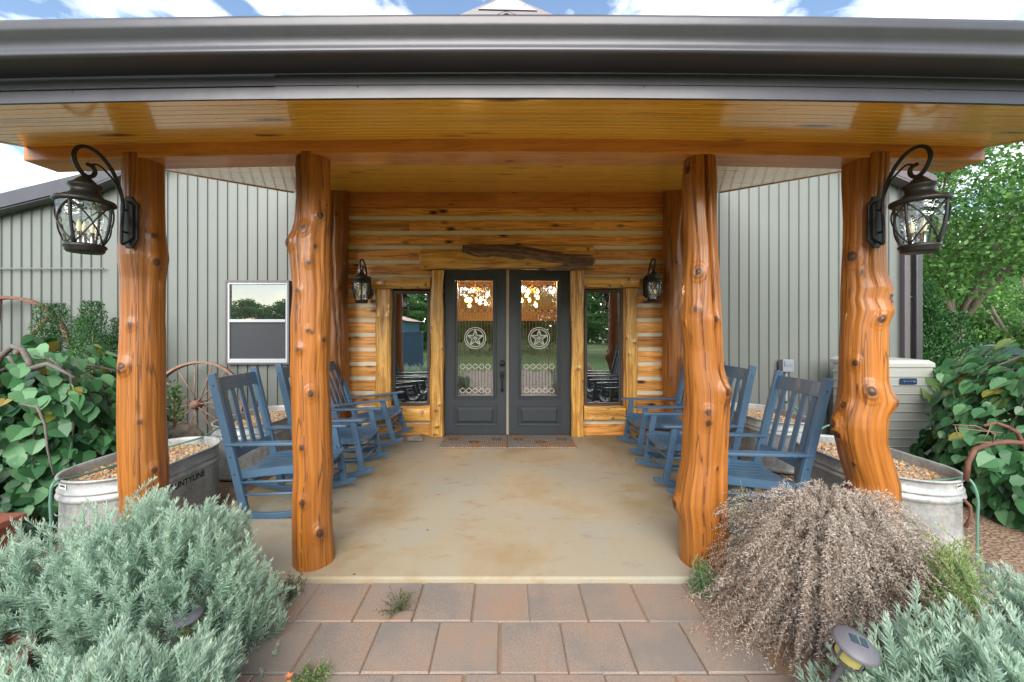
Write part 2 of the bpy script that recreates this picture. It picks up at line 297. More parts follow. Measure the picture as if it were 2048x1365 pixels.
# ---- ground materials
def ground_mats():
    # concrete slab: pale tan with rusty blotches
    m=bpy.data.materials.new('porch_concrete'); m.use_nodes=True; t=m.node_tree; b=t.nodes['Principled BSDF']; L=t.links.new
    tcn=t.nodes.new('ShaderNodeTexCoord')
    n=N(t,'ShaderNodeTexNoise',Scale=1.1,Detail=6.0,Roughness=.6,Distortion=.4); L(tcn.outputs['Object'],n.inputs['Vector'])
    r=t.nodes.new('ShaderNodeValToRGB'); e=r.color_ramp.elements; e[0].position=.36; e[1].position=.66; e[0].color=(.43,.40,.32,1); e[1].color=(.41,.30,.165,1)
    q=e.new(.52); q.color=(.46,.385,.265,1); L(n.outputs['Fac'],r.inputs[0])
    n2=N(t,'ShaderNodeTexNoise',Scale=4.5,Detail=8.0,Roughness=.65); mpp=N(t,'ShaderNodeMapping'); mpp.inputs['Scale'].default_value=(.8,1.6,1); mpp.inputs['Location'].default_value=(3,1,0)
    L(tcn.outputs['Object'],mpp.inputs[0]); L(mpp.outputs[0],n2.inputs['Vector'])
    r2=t.nodes.new('ShaderNodeValToRGB'); r2.color_ramp.elements[0].position=.56; r2.color_ramp.elements[1].position=.72; L(n2.outputs['Fac'],r2.inputs[0])
    m1=t.nodes.new('ShaderNodeMixRGB'); m1.inputs[2].default_value=(.36,.20,.09,1); mu=N(t,'ShaderNodeMath',_operation='MULTIPLY'); mu.inputs[1].default_value=.65
    L(r2.outputs[0],mu.inputs[0]); L(mu.outputs[0],m1.inputs[0]); L(r.outputs[0],m1.inputs[1])
    n3=N(t,'ShaderNodeTexNoise',Scale=160.0,Detail=3.0); L(tcn.outputs['Object'],n3.inputs['Vector'])
    m2=t.nodes.new('ShaderNodeMixRGB'); m2.blend_type='MULTIPLY'; m2.inputs[0].default_value=.35; L(m1.outputs[0],m2.inputs[1]); L(n3.outputs['Fac'],m2.inputs[2])
    # small dark specks
    vo=N(t,'ShaderNodeTexVoronoi',Scale=3.2); vo.inputs['Randomness'].default_value=1; L(tcn.outputs['Object'],vo.inputs['Vector'])
    rk=t.nodes.new('ShaderNodeValToRGB'); rk.color_ramp.elements[0].position=.02; rk.color_ramp.elements[1].position=.04; rk.color_ramp.elements[0].color=(1,1,1,1); rk.color_ramp.elements[1].color=(0,0,0,1)
    L(vo.outputs['Distance'],rk.inputs[0]); m3=t.nodes.new('ShaderNodeMixRGB'); m3.inputs[2].default_value=(.14,.09,.05,1); L(m2.outputs[0],m3.inputs[1]); L(rk.outputs[0],m3.inputs[0])
    mg=t.nodes.new('ShaderNodeMixRGB'); mg.blend_type='MULTIPLY'; mg.inputs[0].default_value=1; mg.inputs[2].default_value=(1.0,1.03,1.06,1); L(m3.outputs[0],mg.inputs[1])
    L(mg.outputs[0],b.inputs['Base Color']); b.inputs['Roughness'].default_value=.88; b.inputs['Specular IOR Level'].default_value=.2
    bp=N(t,'ShaderNodeBump',Strength=.15,Distance=.004); L(n3.outputs['Fac'],bp.inputs['Height']); L(bp.outputs[0],b.inputs['Normal'])
    M['concrete']=m
    # pavers: per-paver uv offset drives tint
    m=bpy.data.materials.new('paver'); m.use_nodes=True; t=m.node_tree; b=t.nodes['Principled BSDF']; L=t.links.new
    uv=t.nodes.new('ShaderNodeUVMap'); uv.uv_map='UVMap'; tcn=t.nodes.new('ShaderNodeTexCoord')
    n=N(t,'ShaderNodeTexNoise',Scale=2.2,Detail=5.0,Roughness=.6); L(uv.outputs[0],n.inputs['Vector'])
    r=t.nodes.new('ShaderNodeValToRGB'); e=r.color_ramp.elements; e[0].position=.36; e[1].position=.66; e[0].color=(.255,.225,.20,1); e[1].color=(.37,.255,.185,1); q=e.new(.5); q.color=(.32,.255,.21,1)
    L(n.outputs['Fac'],r.inputs[0])
    n3=N(t,'ShaderNodeTexNoise',Scale=240.0,Detail=2.0); L(tcn.outputs['Object'],n3.inputs['Vector'])
    mr=N(t,'ShaderNodeMapRange'); mr.inputs['From Min'].default_value=.3; mr.inputs['From Max'].default_value=.7; mr.inputs['To Min'].default_value=.62; mr.inputs['To Max'].default_value=1.06; L(n3.outputs['Fac'],mr.inputs['Value'])
    m2=t.nodes.new('ShaderNodeMixRGB'); m2.blend_type='MULTIPLY'; m2.inputs[0].default_value=1; L(r.outputs[0],m2.inputs[1]); L(mr.outputs[0],m2.inputs[2])
    L(m2.outputs[0],b.inputs['Base Color']); b.inputs['Roughness'].default_value=.8
    bp=N(t,'ShaderNodeBump',Strength=.3,Distance=.003); L(n3.outputs['Fac'],bp.inputs['Height']); L(bp.outputs[0],b.inputs['Normal'])
    M['paver']=m
    # ground: mulch near the house, grass beyond
    m=bpy.data.materials.new('yard'); m.use_nodes=True; t=m.node_tree; b=t.nodes['Principled BSDF']; L=t.links.new
    tcn=t.nodes.new('ShaderNodeTexCoord'); 
    n=N(t,'ShaderNodeTexNoise',Scale=.35,Detail=6.0); L(tcn.outputs['Object'],n.inputs['Vector'])
    r=t.nodes.new('ShaderNodeValToRGB'); e=r.color_ramp.elements; e[0].position=.4; e[1].position=.62; e[0].color=(.075,.15,.03,1); e[1].color=(.15,.22,.055,1); L(n.outputs['Fac'],r.inputs[0])
    vo=N(t,'ShaderNodeTexVoronoi',Scale=38.0); L(tcn.outputs['Object'],vo.inputs['Vector'])
    rv=t.nodes.new('ShaderNodeValToRGB'); e=rv.color_ramp.elements; e[0].position=.0; e[1].position=1; e[0].color=(.16,.095,.06,1); e[1].color=(.36,.25,.17,1); L(vo.outputs['Color'],rv.inputs[0])
    sx=t.nodes.new('ShaderNodeSeparateXYZ'); L(tcn.outputs['Object'],sx.inputs[0])
    ab=N(t,'ShaderNodeMath',_operation='ABSOLUTE'); L(sx.outputs[0],ab.inputs[0])
    g1=N(t,'ShaderNodeMath',_operation='GREATER_THAN'); g1.inputs[1].default_value=6.8; L(ab.outputs[0],g1.inputs[0])
    g2=N(t,'ShaderNodeMath',_operation='LESS_THAN'); g2.inputs[1].default_value=-7.2; L(sx.outputs[1],g2.inputs[0])
    g3=N(t,'ShaderNodeMath',_operation='MAXIMUM'); L(g1.outputs[0],g3.inputs[0]); L(g2.outputs[0],g3.inputs[1])
    mi=t.nodes.new('ShaderNodeMixRGB'); L(g3.outputs[0],mi.inputs[0]); L(rv.outputs[0],mi.inputs[1]); L(r.outputs[0],mi.inputs[2]); L(mi.outputs[0],b.inputs['Base Color']); b.inputs['Roughness'].default_value=.9
    bp=N(t,'ShaderNodeBump',Strength=.8,Distance=.02); L(vo.outputs['Distance'],bp.inputs['Height']); L(bp.outputs[0],b.inputs['Normal'])
    M['yard']=m
    # pea gravel in the tanks
    m=bpy.data.materials.new('pea_gravel'); m.use_nodes=True; t=m.node_tree; b=t.nodes['Principled BSDF']; L=t.links.new
    uv=t.nodes.new('ShaderNodeUVMap'); uv.uv_map='UVMap'; sx=t.nodes.new('ShaderNodeSeparateXYZ'); L(uv.outputs[0],sx.inputs[0])
    r=t.nodes.new('ShaderNodeValToRGB'); e=r.color_ramp.elements
    for p in (.2,.4,.6,.8): e.new(p)
    for q,c in zip(e,[(.42,.22,.09),(.52,.33,.17),(.40,.27,.16),(.60,.47,.31),(.24,.20,.18),(.66,.60,.50)]): q.color=(*c,1)
    r.color_ramp.interpolation='CONSTANT'
    L(sx.outputs[0],r.inputs[0]); L(r.outputs[0],b.inputs['Base Color']); b.inputs['Roughness'].default_value=.6
    M['gravel']=m
    # galvanised steel
    m=bpy.data.materials.new('galvanised_steel'); m.use_nodes=True; t=m.node_tree; b=t.nodes['Principled BSDF']; L=t.links.new
    tcn=t.nodes.new('ShaderNodeTexCoord'); vo=N(t,'ShaderNodeTexVoronoi',Scale=55.0); L(tcn.outputs['Object'],vo.inputs['Vector'])
    n=N(t,'ShaderNodeTexNoise',Scale=5.0,Detail=6.0); L(tcn.outputs['Object'],n.inputs['Vector'])
    r=t.nodes.new('ShaderNodeValToRGB'); e=r.color_ramp.elements; e[0].position=.35; e[1].position=.65; e[0].color=(.26,.30,.285,1); e[1].color=(.42,.45,.41,1); L(n.outputs['Fac'],r.inputs[0])
    m2=t.nodes.new('ShaderNodeMixRGB'); m2.blend_type='OVERLAY'; m2.inputs[0].default_value=.22; L(r.outputs[0],m2.inputs[1]); L(vo.outputs['Color'],m2.inputs[2])
    hs=t.nodes.new('ShaderNodeHueSaturation'); hs.inputs['Saturation'].default_value=.35; L(m2.outputs[0],hs.inputs['Color'])
    L(hs.outputs[0],b.inputs['Base Color']); b.inputs['Metallic'].default_value=.12; b.inputs['Roughness'].default_value=.42
    M['galv']=m
    # door mat: grey blocks with ochre patches
    m=bpy.data.materials.new('door_mat'); m.use_nodes=True; t=m.node_tree; b=t.nodes['Principled BSDF']; L=t.links.new
    tcn=t.nodes.new('ShaderNodeTexCoord'); br=t.nodes.new('ShaderNodeTexBrick'); br.inputs['Scale'].default_value=9; br.inputs['Mortar Size'].default_value=.035
    br.inputs['Color1'].default_value=(.33,.30,.26,1); br.inputs['Color2'].default_value=(.25,.225,.195,1); br.inputs['Mortar'].default_value=(.06,.055,.055,1)
    L(tcn.outputs['Object'],br.inputs['Vector'])
    n=N(t,'ShaderNodeTexNoise',Scale=3.0,Detail=2.0); L(tcn.outputs['Object'],n.inputs['Vector'])
    r=t.nodes.new('ShaderNodeValToRGB'); r.color_ramp.elements[0].position=.53; r.color_ramp.elements[1].position=.58; L(n.outputs['Fac'],r.inputs[0])
    mi=t.nodes.new('ShaderNodeMixRGB'); mi.blend_type='MULTIPLY'; mi.inputs[2].default_value=(1.3,.85,.55,1); L(r.outputs[0],mi.inputs[0]); L(br.outputs[0],mi.inputs[1]); L(mi.outputs[0],b.inputs['Base Color']); b.inputs['Roughness'].default_value=.95
    bp=N(t,'ShaderNodeBump',Strength=.6,Distance=.006); L(br.outputs['Fac'],bp.inputs['Height']); L(bp.outputs[0],b.inputs['Normal'])
    M['mat']=m
ground_mats()

# ------------------------------------------------------------ ground, slab, path
GZ=-.08
def ground():
    xs=np.concatenate([[-400,-150,-60,-30],np.linspace(-20,40,61),[60,150,400]]); ys=np.concatenate([[-400,-150,-60],np.linspace(-40,40,41),[60,150,400]])
    vs=[];fs=[]
    for y in ys:
        for x in xs:
            z=GZ-.01
            if x>7.5: z-= .035*min(x-7.5,20)
            vs.append((x,y,z))
    n=len(xs)
    for j in range(len(ys)-1):
        for i in range(n-1): a=j*n+i; fs.append((a,a+1,a+1+n,a+n))
    m=MB(); m.add(vs,fs); tag(m.build('ground',M['yard']),kind='structure')
ground()
m=MB(); m.box((-2.47,-3.28,-.3),(2.47,.3,0)); tag(m.build('porch_floor',M['concrete'],bevel=.012),kind='structure')
m=MB(); m.box((-1.75,-8.6,GZ-.05),(1.75,-3.285,-.040)); tag(m.build('paver_bed',mat('joint_sand',(.33,.21,.12),.95,var=(12,(.22,.14,.09),.2),bump=(90,.4))),kind='structure')
m=MB(); pz=-.03; sz=.324
for r in range(16):
    y1=-3.288-r*sz; ph=[-.195,-.035,.13,-.06][r%4]
    for k in range(-5,6):
        x0=ph+k*sz
        if x0<-1.7 or x0+sz>(1.35 if r<3 else 1.55)+.2: continue
        jx=random.uniform(-.004,.004); g=.003
        a=(x0+g+jx,y1-sz+g); b=(x0+sz-g+jx,y1-g); zt=pz+random.uniform(-.003,.003); c=.006
        vs=[(a[0],a[1],-.075),(b[0],a[1],-.075),(b[0],b[1],-.075),(a[0],b[1],-.075),(a[0],a[1],zt-c),(b[0],a[1],zt-c),(b[0],b[1],zt-c),(a[0],b[1],zt-c),
            (a[0]+c,a[1]+c,zt),(b[0]-c,a[1]+c,zt),(b[0]-c,b[1]-c,zt),(a[0]+c,b[1]-c,zt)]
        fs=[(0,1,5,4),(1,2,6,5),(2,3,7,6),(3,0,4,7),(4,5,9,8),(5,6,10,9),(6,7,11,10),(7,4,8,11),(8,9,10,11)]
        ro=random.uniform(0,50); rp=random.uniform(0,50)
        m.add(vs,fs,[[(vs[q][0]+ro,vs[q][1]+rp) for q in f] for f in fs])
tag(m.build('path',M['paver']),kind='structure')

# ------------------------------------------------------------ buildings
bld=thing('metal_building','pale green metal sided building with a log entry and black double doors','building',(0,0,0))
def rake(x): return 6.22-.42*abs(x)
def siding_mesh(x0,x1,top,bot,yw,per=.1475):
    m=MB(); xs=[]
    n=int(math.ceil((x1-x0)/per))
    for i in range(n+1):
        b=x0+i*per
        for dx,dy in ((0,0),(.100,0),(.106,.019),(.140,.019),(.1465,0)):
            if b+dx<=x1: xs.append((b+dx,yw+dy))
    for (xa,ya),(xb,yb) in zip(xs[:-1],xs[1:]):
        if xb-xa<1e-5: continue
        za,zb=bot(.5*(xa+xb)),bot(.5*(xa+xb)); m.add([(xa,ya,za),(xb,yb,zb),(xb,yb,top(xb)),(xa,ya,top(xa))],[(0,1,2,3)])
    return m
sm=siding_mesh(-5.85,5.83,rake,lambda x:3.45 if abs(x)<2.33 else GZ,.06)
# screws of the siding
m=sm
for z in (1.2,2.05,2.9,3.25):
    for i in range(80):
        x=-5.85+i*.1475+.044
        if x>5.8 or abs(x)<2.35 or z>rake(x)-.2 or (i%2): continue
        if -4.2<x<-3.1 and 1<z<2.3: continue
        m.lathe([(.007,0),(.005,.004),(0,.005)],(x,.0595,z),6,Matrix.Rotation(R(90),3,'X'))
m.build('siding',M['siding'],bld)
# side return walls + roof sheets
m=MB(); m.box((5.83,.06,GZ),(5.87,9,3.7)); m.build('side_wall',M['siding'],bld)
m=MB(); m.box((-5.89,.07,GZ),(-5.855,9,3.7)); m.build('side_wall',M['siding'],bld)
for sgn in (-1,1):
    m=MB(); y0,y1=-.12,9.2
    a=(0,6.25); b=(sgn*6.12,6.25-.42*6.12)
    nx,nz=(sgn*.412,.911)
    vs=[(a[0],y0,a[1]),(b[0],y0,b[1]),(b[0],y1,b[1]),(a[0],y1,a[1])]; t_=.04
    vs+= [(x,y,z+t_) for x,y,z in vs]
    m.add(vs,[(0,1,2,3),(4,7,6,5),(0,4,5,1),(1,5,6,2),(2,6,7,3),(3,7,4,0)]); m.build('roof',M['roof'],bld)
    m=MB()       # rake trim: box section with a lower lip
    for (dz0,dz1,ya,yb) in ((-.17,.052,-.155,-.121),(-.20,-.171,-.15,.03)):
        vs=[]
        for y in (ya,yb):
            vs += [(a[0],y,a[1]+dz0),(b[0],y,b[1]+dz0),(b[0],y,b[1]+dz1),(a[0],y,a[1]+dz1)]
        m.add(vs,[(0,1,2,3),(7,6,5,4),(0,4,5,1),(1,5,6,2),(2,6,7,3),(3,7,4,0)])
    m.build('rake_trim',M['trimdark'] if sgn>0 else M['fascia'],bld)
m=MB()           # folded ridge cap end
m.add([(-.40,-.17,6.09),(.44,-.17,6.07),(.02,-.19,6.28),(0,-.16,6.36),(-.02,.4,6.36)],[(0,1,2),(0,2,3),(2,1,3),(0,3,4),(3,1,4)])
m.lathe([(.012,0),(.008,.008),(0,.009)],(-.2,-.172,6.17),8,Matrix.Rotation(R(90),3,'X')); m.lathe([(.012,0),(.008,.008),(0,.009)],(.26,-.172,6.14),8,Matrix.Rotation(R(90),3,'X'))
m.build('ridge_cap',M['roof'],bld)
m=MB(); m.box((5.80,-.02,GZ),(5.88,.055,3.72)); m.build('corner_trim',M['trimdark'],bld,bevel=.006)
m=MB(); m.box((5.93,-.06,GZ),(6.02,.03,3.5)); m.box((5.885,-.01,2.0),(5.93,.02,2.03)); m.build('downspout',M['fascia'],bld,bevel=.01)
# lean-to at the left
lt=thing('lean_to','low metal lean-to with sloping grey roof edge at far left','shed',(-8.4,0,0))
def lrake(x): return 3.62+(x+5.85)*.245
m=siding_mesh(-12,-5.84,lrake,lambda x:GZ,.065); o=m.build('siding',M['siding'],lt); o.location=(8.4,0,0)
m=MB(); m.box((-12,-.0,2.43),(-5.9,.03,2.445)); o=m.build('seam_trim',M['siding'],lt,bevel=.003); o.location=(8.4,0,0)
m=MB(); xa,xb=-12,-5.9
for (dz0,dz1,ya,yb) in ((-.0,.20,-.14,-.10),(.16,.22,-.0985,6),(-.02,-.001,-.12,.03)):
    vs=[]
    for y in (ya,yb): vs+=[(xa,y,lrake(xa)+dz0),(xb,y,lrake(xb)+dz0),(xb,y,lrake(xb)+dz1),(xa,y,lrake(xa)+dz1)]
    m.add(vs,[(0,1,2,3),(7,6,5,4),(0,4,5,1),(1,5,6,2),(2,6,7,3),(3,7,4,0)])
o=m.build('roof_edge',M['fascia'],lt); o.location=(8.4,0,0)

# ---- log wall (boards with chinking between), openings left for the doors and side windows
DW0,DW1=-.925,.945
WINS=[(X(784.5,5.77),X(861,5.77),Z(810.6,5.77),Z(582.5,5.77)),(X(1168,5.77),X(1244,5.77),Z(811,5.77),Z(580,5.77))]
def spans(z0,z1,x0,x1):
    cuts=[]
    if z0<2.44: cuts.append((DW0,DW1))
    for a,b,c,d in WINS:
        if z1>c and z0<d: cuts.append((a,b))
    segs=[(x0,x1)]
    for a,b in cuts:
        ns=[]
        for p,q in segs:
            if b<=p or a>=q: ns.append((p,q)); continue
            if a>p: ns.append((p,a))
            if b<q: ns.append((b,q))
        segs=ns
    return segs
lm=MB(); cm=MB(); LX0,LX1=-2.36,2.34
cz=[.195+.2124*i for i in range(15)]; zb=[0.0]+cz; 
for i in range(16):
    z0=(cz[i-1]+.027) if i else .0; z1=(cz[i]-.027) if i<15 else 3.3165
    for a,b in spans(z0,z1,LX0,LX1):
        L=b-a; cut=[a]
        if L>2: cut+= sorted(random.sample([a+L*.2,a+L*.36,a+L*.6,a+L*.78],1))
        cut.append(b)
        for p,q in zip(cut[:-1],cut[1:]):
            lm.box((p+.001,-.006-random.uniform(0,.006),z0+.001),(q-.001,.05,z1-.001))
    if i<15:
        for a,b in spans(cz[i]-.027,cz[i]+.027,LX0,LX1): cm.box((a+.001,.004,cz[i]-.028),(b-.001,.045,cz[i]+.028))
lm.build('log_boards',M['wall'],bld,bevel=.006); cm.build('chinking',M['chink'],bld)
bk=MB(); bk.box((LX0,.0525,2.46),(LX1,.059,3.6)); bk.box((LX0,.0525,0),(-.96,.059,2.459)); bk.box((.98,.0525,0),(LX1,.059,2.459)); bk.build('light_leak_backing',M['dark'],bld)  # unseen dark backing added to stop room light leaking between the boards
hb=MB(); xs=[LX0,-.15,1.2,LX1]
for a,b in zip(xs[:-1],xs[1:]): hb.box((a+.001,-.04,3.318),(b-.001,.05,3.56))
hb.build('header_board',M['header'],bld,bevel=.003)

# ---- rough log pieces
def rough_log(name, table, d, y_depth, mat_, parent, axis='z', nseg=48, step=.02, knots=(), amp=.012, seed=0, loc=(0,0,0), label=None, flat=False, yc=0.0, groove=()):
    """table: (t, lo, hi) outline along the axis; knots: (t, angle, radius, height)"""
    t0,t1=table[0][0],table[-1][0]; n=max(4,int(abs(t1-t0)/step)); tt=np.linspace(t0,t1,n+1)
    tb=np.array(table); order=np.argsort(tb[:,0]); lo=np.interp(tt,tb[order,0],tb[order,1]); hi=np.interp(tt,tb[order,0],tb[order,2])
    ker=np.ones(3)/3
    lo2=np.convolve(np.pad(lo,1,'edge'),ker,'valid'); hi2=np.convolve(np.pad(hi,1,'edge'),ker,'valid')
    vs=[];uv=[];kn=[]
    for i,t in enumerate(tt):
        c=(lo2[i]+hi2[i])/2; r=(hi2[i]-lo2[i])/2; ry=y_depth if y_depth else r
        for k in range(nseg+1):
            q=2*math.pi*k/nseg+math.pi/2   # seam at the back (+y)
            ca,sa=math.cos(q),math.sin(q)
            if flat:
                e=.55; ca2=math.copysign(abs(ca)**e,ca); sa2=math.copysign(abs(sa)**e,sa)
            else: ca2,sa2=ca,sa
            fq=seed*7.3
            nz=noise.noise(Vector((ca*2.2+fq,sa*2.2,t*1.1)))*.9+noise.noise(Vector((ca*5+fq,sa*5,t*2.3+5)))*.5+noise.noise(Vector((ca*11+fq,sa*11,t*2.5+9)))*.28
            dr=nz*amp; kv=0
            for (kt,ka,kr,kh) in knots:
                da=(q-ka+math.pi)%(2*math.pi)-math.pi
                dd=math.sqrt(((t-kt)/1.35)**2+(da*r)**2)/kr
                if dd<3:
                    dr+=kh*math.exp(-dd*dd*.55)
                    if dd<.62: kv=max(kv,.92); dr-=kh*.18
                    elif dd<1.3: kv=max(kv,(.30+.25*math.sin(dd*22))*(1.3-dd)/.68)
                    dr+= .0015*math.sin(dd*9) if dd<2 else 0
            for (ga,gw,gd) in groove:
                da=(q-ga-.25*math.sin(t*1.7)+math.pi)%(2*math.pi)-math.pi
                e_=math.exp(-(da/gw)**2); dr-=gd*e_
                if gd<.01 and e_>.5: kv=max(kv,.75)
            x=c+(r+dr)*ca2; y=yc+(ry+dr)*sa2
            if axis=='z': vs.append((x,y,t))
            else: vs.append((t,y,x))
            uv.append((t,k/nseg*2*math.pi*.13+seed*3.7)); kn.append(kv)
    w_=nseg+1; fs=[]
    for i in range(n):
        for k in range(nseg): a=i*w_+k; fs.append((a,a+1,a+1+w_,a+w_))
    fs.append(tuple(range(nseg))); fs.append(tuple(n*w_+k for k in range(nseg))[::-1])
    me=bpy.data.meshes.new(name); me.from_pydata(vs,[],fs); ul=me.uv_layers.new(name='UVMap')
    ul.data.foreach_set('uv',np.array([uv[k] for f in fs for k in f],dtype=np.float32).ravel())
    at=me.attributes.new('knot','FLOAT','POINT'); at.data.foreach_set('value',kn)
    me.polygons.foreach_set('use_smooth',[len(f)==4 for f in fs]); me.materials.append(mat_); me.update(); bm_fix(me)
    o=bpy.data.objects.new(name,me); C.objects.link(o); o.location=loc
    if parent: o.parent=parent
    if label: o['label']=label
    return o
def rk(n, t0, t1, seed, kr=(.018,.032), kh=(.008,.02), front=True):
    rr=random.Random(seed); L=[]
    for i in range(n): L.append((rr.uniform(t0,t1), -math.pi/2+rr.uniform(-1.5,1.5) if front else rr.uniform(0,6.28), rr.uniform(*kr), rr.uniform(*kh)))
    return L
def post(tab_px, d, label, seed, knots_px=(), amp=.011, extra=6, ztop=None, group=None, groove=()):
    xc=np.mean([(a+b)/2 for _,a,b in tab_px]); Xc=(xc-1013)/F*d; k=math.sqrt(1+(Xc/d)**2)
    tab=[]
    for y,a,b in tab_px:
        z=Z(y,d); c=X((a+b)/2,d); r=(b-a)/2/F*d/k; tab.append((z,c-r-Xc,c+r-Xc))
    tab.sort(); 
    if tab[0][0]>-.02: tab.insert(0,(-.02 if abs(Xc)<2.47 else GZ,tab[0][1],tab[0][2]))
    tab[0]=(-.015,tab[0][1],tab[0][2])
    if ztop: tab=[t for t in tab if t[0]<ztop-.01]+[(ztop,tab[-1][1],tab[-1][2])]
    kn=[]; psi=-math.pi/2+math.atan2(-Xc,d)      # direction facing the photographer
    for (py,px,kr,kh) in knots_px:
        z=Z(py,d); c=np.interp(z,[q[0] for q in tab],[(q[1]+q[2])/2 for q in tab]); r=np.interp(z,[q[0] for q in tab],[(q[2]-q[1])/2 for q in tab])
        u=max(-.97,min(.97,((X(px,d)-Xc)-c)/(r*k)))
        kn.append((z,psi+math.asin(u),kr,kh))
    kn+=rk(extra//2,.1,2.5,seed,(.012,.02),(.004,.010))
    return rough_log_thing('log_post',tab,Xc,CAMY+d,kn,label,seed,amp,group,groove)
def rough_log_thing(name,tab,x,y,kn,label,seed,amp,group,groove):
    o=rough_log(name,tab,0,None,M['post'],None,'z',128,.009,kn,amp,seed,(x,y,0),groove=groove)
    return tag(o,label,'post',group)
GP='varnished cedar log posts of the porch'
DP=2.67
post([(318,243,331),(400,243,331),(460,241,333),(500,237,338),(514,235,340),(560,241,333),(640,241,331),(700,238,333),(770,236,334),(840,234,335),(900,235,338),(960,237,341),(990,240,338),(1110,240,338)],
     DP,'varnished cedar log post carrying the leftmost big lantern, gravel tank behind it',1,[(527,312,.03,.014),(475,307,.024,.01),(730,250,.028,.026),(935,308,.024,.014),(650,262,.02,.01),(838,280,.02,.006)],.007,5,2.712,GP,[(-1.2,.03,.004)])
post([(310,594,661),(340,592,662),(400,594,661),(450,590,660),(485,581,660),(520,581,659),(580,586,662),(640,582,661),(700,583,661),(740,582,659),(820,584,664),(880,585,665),(940,587,668),(985,584,664),(1030,583,664),(1080,584,667),(1135,586,671)],
     DP,'knotty cedar log post in front of the left rocking chairs, no lantern',2,[(437,640,.028,.02),(465,609,.024,.018),(490,583,.03,.03),(530,618,.02,.012),(585,598,.02,.014),(680,646,.02,.014),(783,622,.026,.012),(885,605,.022,.008),(990,607,.024,.014),(1053,638,.032,.024),(697,600,.018,.02)],.009,6,2.724,GP,[(-1.75,.025,.004)])
post([(310,1368,1430),(370,1362,1434),(440,1366,1434),(500,1370,1436),(540,1367,1439),(610,1362,1442),(640,1359,1443),(700,1366,1445),(735,1365,1447),(775,1366,1459),(820,1366,1459),(860,1364,1456),(920,1362,1453),(970,1353,1453),(1000,1350,1453),(1040,1355,1456),(1080,1357,1455),(1130,1357,1450)],
     DP,'double trunked cedar log post in front of the right rocking chairs',3,[(548,1397,.03,.018),(620,1392,.022,.012),(640,1432,.024,.016),(818,1416,.026,.016),(838,1416,.026,.012),(1010,1355,.035,.035),(1022,1440,.032,.02),(780,1450,.035,.03),(345,1378,.03,.012)],.010,5,2.724,GP,[(-1.32,.10,.045),(-2.1,.02,.004)])
post([(318,1684,1780),(360,1682,1778),(440,1685,1772),(500,1684,1772),(550,1682,1773),(578,1680,1784),(600,1679,1775),(622,1678,1787),(650,1677,1775),(700,1675,1775),(760,1675,1776),(797,1672,1786),(830,1665,1777),(850,1663,1776),(880,1668,1775),(920,1678,1785),(960,1690,1798),(1110,1695,1800)],
     DP,'gnarled cedar log post carrying the rightmost big lantern beside the air conditioner',4,[(515,1705,.04,.012),(725,1711,.026,.016),(778,1741,.036,.024),(810,1690,.028,.02),(850,1672,.035,.035),(870,1680,.028,.02),(600,1778,.03,.022),(800,1784,.03,.03),(640,1760,.03,.012)],.013,7,2.712,GP,[(-1.9,.06,.016),(-1.15,.05,.010)])
# back posts beside the log wall
for sx,lab,sd in ((-2.41,'cedar log post against the wall behind the left knotty post',5),(2.385,'cedar log post against the wall behind the double trunked post',6)):
    rr=random.Random(sd); tab=[(-.015,-.17,.17)]+[(z,-.165+rr.uniform(-.015,.015),.165+rr.uniform(-.02,.015)) for z in np.arange(.3,3.4,.3)]+[(3.50,-.16,.16)]
    tag(rough_log('log_post',tab,0,None,M['post'],None,'z',64,.02,rk(9,.2,3.3,sd),.02,sd,(sx,-.19,0),groove=[(-1.2,.08,.03)]),lab,'post',GP)

# ------------------------------------------------------------ door and window surrounds
def zlog(px0,px1,py0,py1,seed,name='door_jamb',amp=.012,kn=4,ph=.06,label=None,groove=()):
    a,b=X(px0,5.70),X(px1,5.70); z0,z1=Z(py1,5.70),Z(py0,5.70); z0=max(z0,0.002); rr=random.Random(seed)
    tab=[(z,a+rr.uniform(-.012,.012),b+rr.uniform(-.012,.012)) for z in np.linspace(z0,z1,9)]
    L=[(t,-math.pi/2+rr.uniform(-1,1),.02,.012) for t in [rr.uniform(z0,z1) for _ in range(kn)]]
    return rough_log(name,tab,0,ph,M['trimlog'],bld,'z',40,.015,L,amp,seed,(0,0,0),flat=True,yc=-.065,groove=groove,label=label)
def xlog(px0,px1,py0,py1,seed,name,amp=.012,kn=4,ph=.06,sl=0,label=None,yc=-.065):
    a,b=X(px0,5.70),X(px1,5.70); z0,z1=Z(py1,5.70),Z(py0,5.70); rr=random.Random(seed)
    tab=[(x,z0+rr.uniform(-.008,.008)+sl*(i/8),z1+rr.uniform(-.008,.008)+sl*(i/8)) for i,x in enumerate(np.linspace(a,b,9))]
    L=[(t,-math.pi/2+rr.uniform(-1,1),.02,.012) for t in [rr.uniform(a,b) for _ in range(kn)]]
    return rough_log(name,tab,0,ph,M['trimlog'],bld,'x',40,.015,L,amp,seed,(0,0,0),flat=True,yc=yc,label=label)
zlog(862,887,541,873,11,groove=[(-1.4,.12,.016)],amp=.018,kn=7); zlog(1143,1166,541,873,12,groove=[(-1.7,.12,.02),(-1.2,.06,.012)],amp=.016,kn=5)
zlog(753,783,579,872,13,'window_surround',kn=5,amp=.014); zlog(1251,1273,577,872,14,'window_surround',kn=5,amp=.018,groove=[(-1.7,.1,.02)])
xlog(745,861.5,556,578.5,15,'window_surround'); xlog(1166.5,1277,554,576.5,16,'window_surround')
xlog(784,861.5,813,843,17,'window_surround',amp=.014); xlog(1167,1250,813,841,18,'window_surround',amp=.014)
m=MB(); m.box((X(1245,5.77),-.05,Z(812,5.77)),(X(1252,5.77),.03,Z(578,5.77))); m.build('window_surround',M['trimlog'],bld,bevel=.004)
